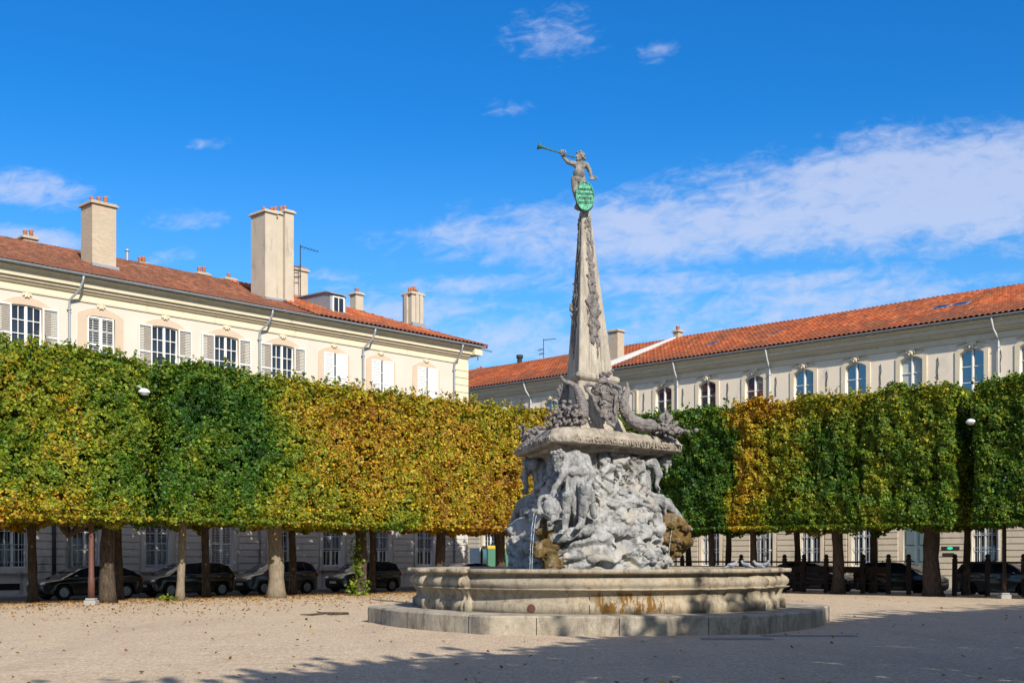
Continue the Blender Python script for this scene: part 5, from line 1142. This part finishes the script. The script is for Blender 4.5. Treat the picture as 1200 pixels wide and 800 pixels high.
c2 = cornucopia([(735, 449, .4), (736, 456, .4), (733, 463, .35), (730, 472, .3), (733, 483, .25), (741, 493, .2), (752, 498, .2), (763, 499, .2)], [.035, .06, .09, .12, .15, .17, .17, .17], (782, 504, .45), 190, (.20, .14, .07), 5, 28.9); c2['label'] = 'cornucopia lying to the right with its fruit by the slab corner'
mb = MB()
for k in range(150): mb.ell(Vector(px(630, 508, 30.6))+Vector((random.gauss(0, .20), random.gauss(0, .2), random.gauss(0, .08))), (random.uniform(.03, .07),)*3, None, 8)
link('fruit_heap', sculpt(mb, .020, 1, lambda p: carve(p, .02, 12)), 'st_dark', FT, True); mb = MB()
for k in range(24): mb.ell(Vector(px(779, 495, 29.5))+Vector((random.gauss(0, .05), random.gauss(0, .1), random.uniform(-.02, .25))), (.07, .06, .09), None, 8)
link('carved_leaf', sculpt(mb, .018, 1, lambda p: carve(p, .02, 12)), 'st_dark', FT, True)
mb = MB(); 
for (x_, y_, r_) in ((664, 460, .26), (668, 472, .3), (662, 468, .2), (670, 450, .16)): mb.ell(px(x_, y_, 29.9), (r_, .14, r_*1.1))
link('rear_cartouche', sculpt(mb, .025, 1, lambda p: carve(p, .03, 9)), 'st_dark', FT, True)

# trumpeting child
D2 = 29.55; q = lambda x, y, d=0.0: px(x, y, D2+d); mb = MB()
head(mb, q(680.3, 184.3), (-.75, -.6, .12), (0, 0, 1), .84, beard=False)
mb.cap(q(681, 189), q(680.5, 193), .055, .07); mb.cap(q(680, 195), q(678.5, 204), .125, .135); mb.ell(q(678.5, 203, -.03), (.15, .14, .15)); mb.ell(q(677, 210), (.145, .13, .12))
mb.cap(q(674, 192.5), q(686, 193.5), .08, .085); mb.ell(q(677, 196, -.09), (.06, .04, .045)); mb.ell(q(683, 196, -.09), (.06, .04, .045))
mb.cap(q(673.5, 192.5), q(665.5, 190, -.05), .07, .058); mb.cap(q(665.5, 190, -.05), q(659, 182.5, -.08), .055, .040)
mb.cap(q(687.5, 193.5), q(691.5, 201, .02), .068, .055); mb.cap(q(691.5, 201, .02), q(693, 206, -.06), .05, .04)
hand(mb, q(659, 182.5, -.08), (-.35, -.1, 1), (.8, -.5, 0), .035, .10); hand(mb, q(693, 206, -.06), (.2, -.3, -1), (1, 0, 0), .035, .10)
mb.cap(q(673.5, 212), q(674, 224, -.02), .10, .075); mb.cap(q(674, 224, -.02), q(677, 238, .05), .07, .045); mb.cap(q(677, 239, .05), q(675.5, 241, -.08), .045, .035)
mb.cap(q(681, 212), q(687, 222, -.10), .10, .078); mb.cap(q(687, 222, -.10), q(688, 238, .05), .07, .045); mb.cap(q(688, 239, .05), q(690, 241, -.08), .045, .035)
for k in range(7): mb.cap(q(671+k*2.2, 208+(k % 2)), q(673+k*2.2, 214), .045, .035, 6)
mb.ell(q(682, 243, .03), (.20, .18, .09))
link('trumpeting_child', sculpt(mb, .0125, 2, lambda p: carve(p, .007, 20)), 'st_child', FT, True)
mb = MB(); a, b = Vector(q(674.3, 185.2, -.1)), Vector(q(631.5, 171.2, -.28)); dv = (b-a)
mb.tube([a, a+dv*.25, a+dv*.5, a+dv*.78, a+dv*.90, a+dv*.96, b+dv*.02], [.014, .015, .016, .022, .034, .06, .10], 14)
for f_ in (.08, .2, .32, .44, .56, .68, .80): mb.tube([a+dv*(f_-.008), a+dv*(f_+.008)], .028, 10)
mb.build('trumpet', 'patina', FT, True, world=True)
# oval plaque
cz = px(685.7, 229.7, 29.3); mb = MB(); n = 40; Mx = Matrix.Translation(cz) @ Matrix.Rotation(R(6), 4, 'Z') @ Matrix.Rotation(R(-8), 4, 'X')
prf = [(0, .0), (.86, .0), (.90, -.018), (.96, -.025), (1, -.01), (1, .03), (.3, .05)]
vs, fs = [], []
for (k_, y_) in prf:
    for i in range(n): a_ = 2*math.pi*i/n; vs.append((.235*max(k_, .02)*math.cos(a_), y_, .385*max(k_, .02)*math.sin(a_)))
for j in range(len(prf)-1):
    for i in range(n): fs.append((j*n+i, j*n+(i+1) % n, (j+1)*n+(i+1) % n, (j+1)*n+i))
fs += [tuple(range(n)), tuple((len(prf)-1)*n+i for i in range(n))]; mb.add(vs, fs); me = mb.mesh(); me.transform(Mx); pq = link('oval_plaque', me, 'verdigris', FT, True)
for k, (s_, sz) in enumerate((('PERENNE', .085), ('CONCORDIAE', .068), ('FOEDVS', .090), ('MDCCLVI', .085))):
    me = text_mesh(s_, sz, .005); me.transform(Mx @ Matrix.Translation((0, -.008, .17-.115*k)) @ Matrix.Rotation(R(90), 4, 'X')); link('inscription', me, 'verdidark', FT, True)
mb = MB()
for s_ in (-1, 1): mb.tube([q(685.7+s_*4, 247, -.2), q(685.7+s_*7, 244, -.25), q(685.7+s_*9, 241, -.25)], .018, 6)
mb.build('plaque_clamps', 'iron', FT, world=True)

# ------------------------------------------------------------------ parked cars
def car_proto(L, Hh, mat, kind='hatch'):
    k = L/4.2; zs = Hh/1.48; wx = 1.28*k; wr = .315; Wd = 1.74
    def arc(cx, r_, n=9): return [(cx+r_*math.cos(a), .30+r_*math.sin(a)) for a in [math.pi-math.pi*i/n for i in range(n+1)]]
    def arcs(cx): return [(cx-.39+0*i, .2) for i in range(1)]+[(cx+.38*math.cos(a), .28+.38*math.sin(a)) for a in [math.pi-math.pi*i/10 for i in range(11)]]+[(cx+.39, .2)]
    low = [(-2.02*k, .24)]+arcs(-wx)+arcs(wx)+[(2.02*k, .24)]
    if kind == 'long': up = [(2.10*k, .36), (2.11*k, .55), (2.02*k, .70), (1.75*k, .80*zs), (1.05*k, .95*zs), (0, .98*zs), (-1.5*k, 1.02*zs), (-1.98*k, 1.00*zs), (-2.09*k, .85), (-2.10*k, .5), (-2.06*k, .3)]
    else: up = [(2.09*k, .36), (2.10*k, .58), (2.02*k, .74), (1.80*k, .86*zs), (1.20*k, .98*zs), (0, 1.0*zs), (-1.5*k, 1.04*zs), (-1.96*k, 1.02*zs), (-2.08*k, .8), (-2.09*k, .5), (-2.05*k, .3)]
    outl = low+up; n = len(outl)
    if kind == 'long': cab = [(1.30*k, .88*zs), (.55*k, 1.30*zs), (.15*k, 1.41*zs), (-.5*k, 1.45*zs), (-1.2*k, 1.38*zs), (-1.6*k, 1.22*zs), (-1.98*k, .98*zs), (-1.5*k, .95*zs)]
    else: cab = [(1.32*k, .93*zs), (.72*k, 1.30*zs), (.35*k, 1.43*zs), (-.4*k, 1.48*zs), (-1.3*k, 1.45*zs), (-1.72*k, 1.34*zs), (-1.98*k, 1.0*zs), (-1.5*k, .96*zs)]
    mb = MB(); ys = [(-Wd/2, .10, .0), (-Wd/2+.03, .04, 0), (-Wd/2+.10, .0, 0), (Wd/2-.10, 0, 0), (Wd/2-.03, .04, 0), (Wd/2, .10, 0)]
    vs, fs = [], []
    for (y, ins, _) in ys:
        for i, (x, z) in enumerate(outl):
            zz = z; xx = x
            if i >= len(low)-1: xx = x*(1-ins*.55); zz = .55+(z-.55)*(1-ins*1.0)
            sh = .055*max(0, (abs(x)/(2.1*k)-.72)/.28)**2*3   # the ends are narrower
            yy_ = y*(1-sh)*(1-.05*max(0, zz-.6)) ; vs.append((xx, yy_, zz))
    for j in range(len(ys)-1):
        for i in range(n): fs.append((j*n+i, j*n+(i+1) % n, (j+1)*n+(i+1) % n, (j+1)*n+i))
    fs += [tuple(range(n)), tuple((len(ys)-1)*n+i for i in range(n))]
    mb.add(vs, fs); me = mb.mesh(); me = bevel(me, .02, 2, 28); me.shade_smooth()
    root = bpy.data.objects.new('parked_car', None); COL.objects.link(root); body = link('body', me, mat, root)
    def hw(z, f=0): b0 = .98*zs; return Wd/2-.07-.20*max(0, (z-b0)/(Hh-b0))
    def cabmesh(pts, d, cut=None):
        m_ = MB(); n_ = len(pts); vs = [(x, -hw(z)-d, z) for x, z in pts]+[(x, hw(z)+d, z) for x, z in pts]
        m_.add(vs, [(i, (i+1) % n_, n_+(i+1) % n_, n_+i) for i in range(n_)]+[tuple(range(n_))[::-1], tuple(range(n_, 2*n_))]); return m_
    cb = cabmesh(cab, 0).mesh(); cb = bevel(cb, .03, 2, 25); cb.shade_smooth(); gl = link('windows', cb, 'glass', root)
    # roof skin and pillars in body colour
    i0, i1 = (2, 5) if kind != 'long' else (2, 5)
    m_ = MB(); rp = [(x+.0, z+.012) for x, z in cab[2:5]]; rp = [(cab[2][0]+.06, cab[2][1]-.005)]+rp+[(cab[5][0], cab[5][1]+.012)]
    top = rp; bot = [(x, z-.05) for x, z in rp[::-1]]; pl = top+bot; n_ = len(pl)
    m_.add([(x, -hw(z)+.005-.004, z) for x, z in pl]+[(x, hw(z)-.005+.004, z) for x, z in pl], [(i, (i+1) % n_, n_+(i+1) % n_, n_+i) for i in range(n_)]+[tuple(range(n_))[::-1], tuple(range(n_, 2*n_))])
    rf = bevel(m_.mesh(), .012, 1, 30); link('roof', rf, mat, root)
    m_ = MB()
    def strip(p, q_, w):
        for s_ in (-1, 1):
            a = Vector((p[0], s_*(hw(p[1])+.004), p[1])); b = Vector((q_[0], s_*(hw(q_[1])+.004), q_[1])); e = Vector((w/2, 0, 0)); o_ = Vector((0, s_*.012, 0))
            m_.add([a-e-o_, a+e-o_, b+e-o_, b-e-o_, a-e+o_, a+e+o_, b+e+o_, b-e+o_], [(0, 3, 2, 1), (4, 5, 6, 7), (0, 1, 5, 4), (1, 2, 6, 5), (2, 3, 7, 6), (3, 0, 4, 7)])
    strip((cab[0][0]-.03, cab[0][1]+.02), (cab[2][0]-.02, cab[2][1]-.01), .07); strip((-.22*k, .98*zs), (-.28*k, Hh-.04), .07); strip((-1.25*k, .99*zs), (-1.15*k, Hh-.06), .07); strip((-1.80*k, .99*zs), (cab[5][0]+.08, cab[5][1]), .16)
    m_.build('pillars', mat, root)
    # inner floor so that one cannot look through the arches
    m_ = MB(); m_.box(-1.95*k, 1.95*k, -Wd/2+.22, Wd/2-.22, .18, .62); m_.build('underbody', 'plastic', root)
    for sx in (-1, 1):
        for sy in (-1, 1):
            y0 = sy*(Wd/2-.10); m_ = MB(); m_.lathe([(.20, -.10), (wr-.02, -.10), (wr, -.07), (wr, .07), (wr-.02, .10), (.20, .10), (.20, -.10)], (sx*wx, y0, wr), 28, 'y'); wh = m_.build('wheel', 'rubber', root, False)
            m_ = MB(); yo = y0+sy*.075; m_.lathe([(.205, -.02), (.205, .02), (.18, .022), (.175, -.01)], (sx*wx, yo, wr), 24, 'y'); m_.lathe([(.045, -.02), (.045, .03)], (sx*wx, yo, wr), 12, 'y')
            for q_ in range(7): a = 2*math.pi*q_/7; rot = Matrix.Rotation(a, 3, 'Y'); m_.box(sx*wx-.018, sx*wx+.018, yo-.008, yo+.016, wr+.03, wr+.19, rot, (sx*wx, yo, wr))
            link('rim', m_.mesh(), 'rim', wh); m_ = MB(); m_.lathe([(.19, -.01), (.19, .0)], (sx*wx, y0+sy*.05, wr), 20, 'y'); link('hub_back', m_.mesh(), 'dark', wh)
    for sy in (-1, 1):
        m_ = MB(); m_.ell((1.92*k, sy*.60, .68*zs), (.20, .15, .085)); m_.build('headlight', 'lamp_glass', root, True)
        m_ = MB(); m_.ell((-1.97*k, sy*.68, .88*zs), (.10, .12, .13)); m_.build('tail_light', 'tail', root, True)
        m_ = MB(); m_.ell((.82*k, sy*(Wd/2+.06), .98*zs), (.08, .11, .07)); m_.build('mirror', mat, root, True)
        for x_ in (-.35*k, -1.2*k)[:2]:
            m_ = MB(); m_.box(x_, x_+.16, sy*(Wd/2-.03)-.012, sy*(Wd/2-.03)+.012, .84*zs, .86*zs); m_.build('door_handle', 'rim', root)
        m_ = MB(); m_.box(-.45*k, -.444*k, sy*(Wd/2+.002)-.004, sy*(Wd/2+.002), .32, .9); m_.build('door_gap', 'dark', root)
    m_ = MB(); m_.box(2.0*k, 2.11*k, -.5, .5, .33, .45); m_.box(2.02*k, 2.115*k, -.42, .42, .56, .62); m_.build('grille', 'plastic', root)
    m_ = MB(); m_.box(2.112*k, 2.125*k, -.26, .26, .45, .555); m_.build('number_plate', 'plate', root); m_ = MB(); m_.box(-2.10*k, -2.085*k, -.26, .26, .62, .73); m_.build('number_plate', 'plate', root)
    return root
def put_car(c_, x, y, rz, label, z=-.118, grp='cars parked along the left street'):
    c_.location = (x, y, z); c_.rotation_euler = (0, 0, rz); return tag(c_, label, 'car', grp)
def copy_tree(o, parent=None):
    c_ = o.copy(); COL.objects.link(c_); c_.parent = parent
    for ch in o.children: copy_tree(ch, c_)
    return c_
# left: noses point to the left (towards -dL)
def carL(proto, xpix, n_, label, flip=True): 
    t_ = tL(xpix, n_); p = Lw(t_, n_); return put_car(proto, p.x, p.y, AL+math.pi, label)
NC = 3.5
pA = car_proto(4.45, 1.42, 'paint_black', 'long'); carL(pA, 101, NC, 'long low black car behind the thickest trunk, with a sloping windscreen')
pB = car_proto(4.15, 1.50, 'paint_black', 'hatch'); carL(pB, 219, NC, 'black hatchback parked second from the left, behind the thin pale trunk')
pC = car_proto(3.95, 1.56, 'paint_grey', 'hatch'); carL(pC, 323, NC, 'dark grey hatchback with a shiny bonnet, behind the thick pale trunk')
pD = car_proto(3.85, 1.54, 'paint_black', 'hatch'); carL(pD, 426, NC, 'small black hatchback behind the ivy covered trunk')
pE = car_proto(4.2, 1.45, 'paint_navy', 'long'); carL(pE, 541, 4.6, 'navy blue car whose roof shows above the left end of the basin')
def carR(proto, xpix, n_, label):
    t_ = tR(xpix, n_); p = Rw(t_, n_); return put_car(proto, p.x, p.y, AR, label, grp='cars parked along the right street')
pF = car_proto(4.1, 1.48, 'paint_grey', 'hatch'); carR(pF, 955, 9.0, 'dark grey car behind the fence just right of the basin')
pG = copy_tree(pB); carR(pG, 1055, 9.0, 'black hatchback with roof rails behind the fence, left of the thick right trunk')
mb = MB()
for s_ in (-1, 1): mb.tube([(.5, s_*.55, 1.50), (.4, s_*.55, 1.56), (-1.1, s_*.55, 1.56), (-1.2, s_*.55, 1.50)], .018, 6)
mb.build('roof_rails', 'plastic', pG)
pH = copy_tree(pC); carR(pH, 1176, 9.0, 'dark hatchback at the right edge behind the fence posts')
pI = copy_tree(pA); carR(pI, 1262, 9.0, 'black car outside the frame at far right')

# small works vehicle in the side street
TV = thing('truck', 'small truck with a yellow roof, greenish windscreen and pale blue sheet, between tree trunks', 'truck', (px(582, 653, 76)[0], 76, -.12), R(14))
def tb(name, mat, *boxes, bev=.03, par=TV):
    mb = MB()
    for b_ in boxes: mb.box(*b_)
    return link(name, bevel(mb.mesh(), bev, 2), mat, par)
tb('cab', 'yellow', (-.85, .85, -.9, .9, .45, 1.15)); tb('cab_roof', 'yellow', (-.80, .80, -.85, .9, 2.28, 2.48)); tb('cargo_body', 'shutter_grey', (-.9, .9, .95, 4.2, .75, 2.35))
tb('windscreen', 'green_glass', (-.76, .76, -.82, -.78, 1.16, 2.27)); tb('side_windows', 'green_glass', (-.79, -.76, -.7, .8, 1.16, 2.27), (.76, .79, -.7, .8, 1.16, 2.27))
tb('pillars', 'plastic', (-.84, -.77, -.87, -.80, 1.15, 2.28), (.77, .84, -.87, -.80, 1.15, 2.28), (-.84, -.78, .8, .88, 1.15, 2.28), (.78, .84, .8, .88, 1.15, 2.28), bev=.01)
tb('hanging_sheet', 'blue_sheet', (-.25, .35, -.95, -.91, .7, 2.0), bev=.015); tb('bumper', 'plastic', (-.88, .88, -1.0, -.905, .35, .6))
for s_ in (-1, 1):
    mb = MB(); mb.ell((s_*.62, -.91, .85), (.13, .05, .10)); mb.build('headlight', 'lamp_glass', TV, True)
    for y_ in (-.3, 3.3): mb = MB(); mb.lathe([(.34, -.1), (.36, -.08), (.36, .08), (.34, .1)], (s_*.78, y_, .36), 20, 'y'); me = mb.mesh(); me.transform(Matrix.Translation((s_*.78, y_, .36)) @ Matrix.Rotation(R(90), 4, 'Z') @ Matrix.Translation((-s_*.78, -y_, -.36))); link('wheel', me, 'rubber', TV)
for k in range(3): mb = MB(); mb.lathe([(.05, 0), (.05, .12), (.02, .14)], (-.4+.4*k, -.2, 2.48), 10); mb.build('roof_beacon', 'yellow' if k % 2 else 'plastic', TV)

# ------------------------------------------------------------------ fence with knobbed posts on the right
FN = 12.9; f0 = Rw(tR(1011, FN), FN)
fe = thing('fence', 'dark brown timber post and rail fence along the right edge of the square', 'fence', f0, AR)
posts = [745, 775, 800, 833, 868, 920, 942, 968, 1011, 1041, 1065, 1118.5, 1157, 1200, 1245]
xl = [-(tR(x, FN)-tR(1011, FN)) for x in posts]; pm = MB(); pm.box(-.085, .085, -.085, .085, -.02, 1.50); pm.box(-.10, .10, -.10, .10, 1.50, 1.55); pm.ell((0, 0, 1.64), (.105, .105, .12)); pmesh = bevel(pm.mesh(), .012, 1); pmesh.materials.append(M['wood'])
for i, x in enumerate(xl): p = link('post', pmesh, None, fe); p.location = (x, 0, 0); p.rotation_euler = (random.uniform(-.01, .01), random.uniform(-.02, .02), 0)
for a, b in ((0, 5), (5, 8), (11, 14)):
    mb = MB(); mb.box(xl[a], xl[b], -.03, .03, 1.36, 1.44); mb.build('rail', 'wood', fe)
for a, b in ((0, 5), (5, 9)):
    mb = MB(); mb.box(xl[a], xl[b], .031, .07, .92, 1.20); mb.build('board', 'wood', fe); mb = MB(); mb.box(xl[a], xl[b], -.02, .02, .42, .47); mb.build('rail', 'iron', fe)
# ------------------------------------------------------------------ street lamps with heads reaching out of the crowns
def lamp(base, headp, label, r=.085, matp='redwood'):
    b_ = Vector(base); h = Vector(headp)-b_; L = thing('street_lamp', label, 'street lamp', b_, 0, 'street lamps among the clipped limes')
    mb = MB(); mb.tube([(0, 0, .22), (0, 0, .9), (0, 0, .95), (0, 0, 4), (0, 0, h.z-.5)], [r*1.35, r*1.3, r*1.1, r, r*.7], 12); mb.build('pole', matp, L, True)
    mb = MB(); mb.box(-.2, .2, -.2, .2, -.02, .16); mb.box(-.16, .16, -.16, .16, .161, .23); link('base_block', bevel(mb.mesh(), .02, 1), 'kerb', L)
    mb = MB(); mb.tube([(0, 0, h.z-.6), (h.x*.15, h.y*.15, h.z-.1), (h.x*.5, h.y*.5, h.z+.2), (h.x*.9, h.y*.9, h.z+.18), (h.x, h.y, h.z+.05)], [.05, .045, .04, .04, .035], 8); mb.build('arm', 'zinc', L, True)
    mb = MB(); mb.lathe([(.05, .12), (.11, .10), (.19, .03), (.20, -.02), (.19, -.04)], (h.x, h.y, h.z), 24); mb.build('lamp_head', 'shutter_grey', L, True)
    mb = MB(); mb.lathe([(.17, -.03), (.15, -.08), (.09, -.12), (.03, -.13)], (h.x, h.y, h.z), 20); mb.build('lamp_glass', 'lamp_glass', L, True)
    return L
bl = Lw(tL(107, 12.3), 12.3); hl = Lw(tL(170, 13.5), 13.5); lamp(bl, px(169, 459, hl.y+.12), 'street lamp on a reddish brown pole with stone foot, left of the thickest trunk')
br = Rw(tR(1177, 15.3), 15.3); hr = Rw(tR(1138, 16.6), 16.6); lamp(br, px(1138, 494, hr.y), 'street lamp near the right edge, its white head in the dark gap of the hedge', .07, 'wood')

# ------------------------------------------------------------------ shop plates on the right wall
def wall_sign(xx, yy_, w, h, mat, label, led=None):
    t_ = tR(xx); p = Rw(t_, .05); z = EYE+(HZ-yy_)/F*p.y; s_ = thing('wall_sign', label, 'sign', (p.x, p.y, z), AR)
    mb = MB(); mb.box(-w/2, w/2, -.03, .0, -h/2, h/2); link('board', bevel(mb.mesh(), .006, 1), mat, s_)
    if led: mb = MB(); mb.ell((led, -.034, 0), (.16, .01, h*.42)); mb.build('green_emblem', 'green_led', s_, True)
wall_sign(1114.5, 642, .98, .19, 'iron', 'dark grey wall plate with a green round emblem right of the thick right trunk', -.03); wall_sign(1112, 649.6, .62, .19, 'wood', 'small brown wall plate just below the plate with the green emblem')

# ------------------------------------------------------------------ pigeons on the rim
def pigeon(x, y, dd, rz, label):
    mb = MB(); mb.ell((0, 0, .10), (.13, .065, .07), Matrix.Rotation(R(-18), 3, 'Y')); mb.ell((.12, 0, .20), (.04, .035, .04)); mb.cap((.09, 0, .13), (.12, 0, .19), .045, .032); mb.cap((-.10, 0, .07), (-.23, 0, .03), .04, .02); mb.cap((.15, 0, .20), (.185, 0, .19), .012, .006, 6)
    mb.ell((-.03, .055, .11), (.10, .02, .045)); mb.ell((-.03, -.055, .11), (.10, .02, .045))
    for s_ in (-1, 1): mb.cap((.01, s_*.025, .05), (.015, s_*.025, .005), .010, .010, 6)
    me = sculpt(mb, .009, 1); o = link('pigeon', me, 'pigeon'); P = px(x, y, dd); o.location = (P[0], P[1], 1.352); o.rotation_euler = (0, 0, rz); o.scale = (.8,)*3; tag(o, label, 'pigeon', 'pigeons on the basin rim')
pigeon(888, 660, 27.6, R(200), 'pigeon on the right end of the basin rim, left one of a close pair'); pigeon(897, 660, 28.1, R(30), 'pigeon on the right end of the basin rim, right one of a close pair')
pigeon(874, 660, 27.2, R(150), 'dark pigeon with its tail raised, left of the pair on the rim'); pigeon(858, 659, 26.8, R(10), 'pigeon alone on the rim, left of the other three')

# ------------------------------------------------------------------ covers in the gravel
def cover(xa, xb, ya, label, depth=.5, mat='iron'):
    Y_ = F*EYE/(ya-HZ); x0_, x1_ = (xa-600)/F*Y_, (xb-600)/F*Y_; mb = MB(); mb.box(x0_, x1_, Y_-depth/2, Y_+depth/2, -.02, .012); o = link('ground_cover', bevel(mb.mesh(), .006, 1), mat); tag(o, label, 'cover', 'flat covers set in the gravel')
cover(822, 905, 748.5, 'dark stone cover plate in the gravel nearest the fountain step', .45, 'pave'); cover(893, 1003, 745, 'longer dark cover plate to the right, further from the camera', .4, 'pave')
mb = MB(); mb.tube([(x_, y_, .03+.02*abs(math.sin(k))) for k, (x_, y_) in enumerate((px(408, 719, 33.2)[:2], px(395, 719, 33.0)[:2], px(380, 720, 33.15)[:2], px(366, 721, 32.6)[:2], px(352, 722, 32.3)[:2]))], [.05, .045, .035, .03, .015], 6); mb.tube([px(380, 720, 33.15)[:2]+(.04,), px(372, 718, 33.6)[:2]+(.06,)], [.03, .01], 5); mb.tube([px(392, 719, 33.05)[:2]+(.04,), px(384, 722, 32.5)[:2]+(.03,)], [.03, .01], 5)
tag(mb.build('fallen_branch', 'bark', None, True), 'thin dark fallen branch lying on the gravel left of the fountain step', 'branch')
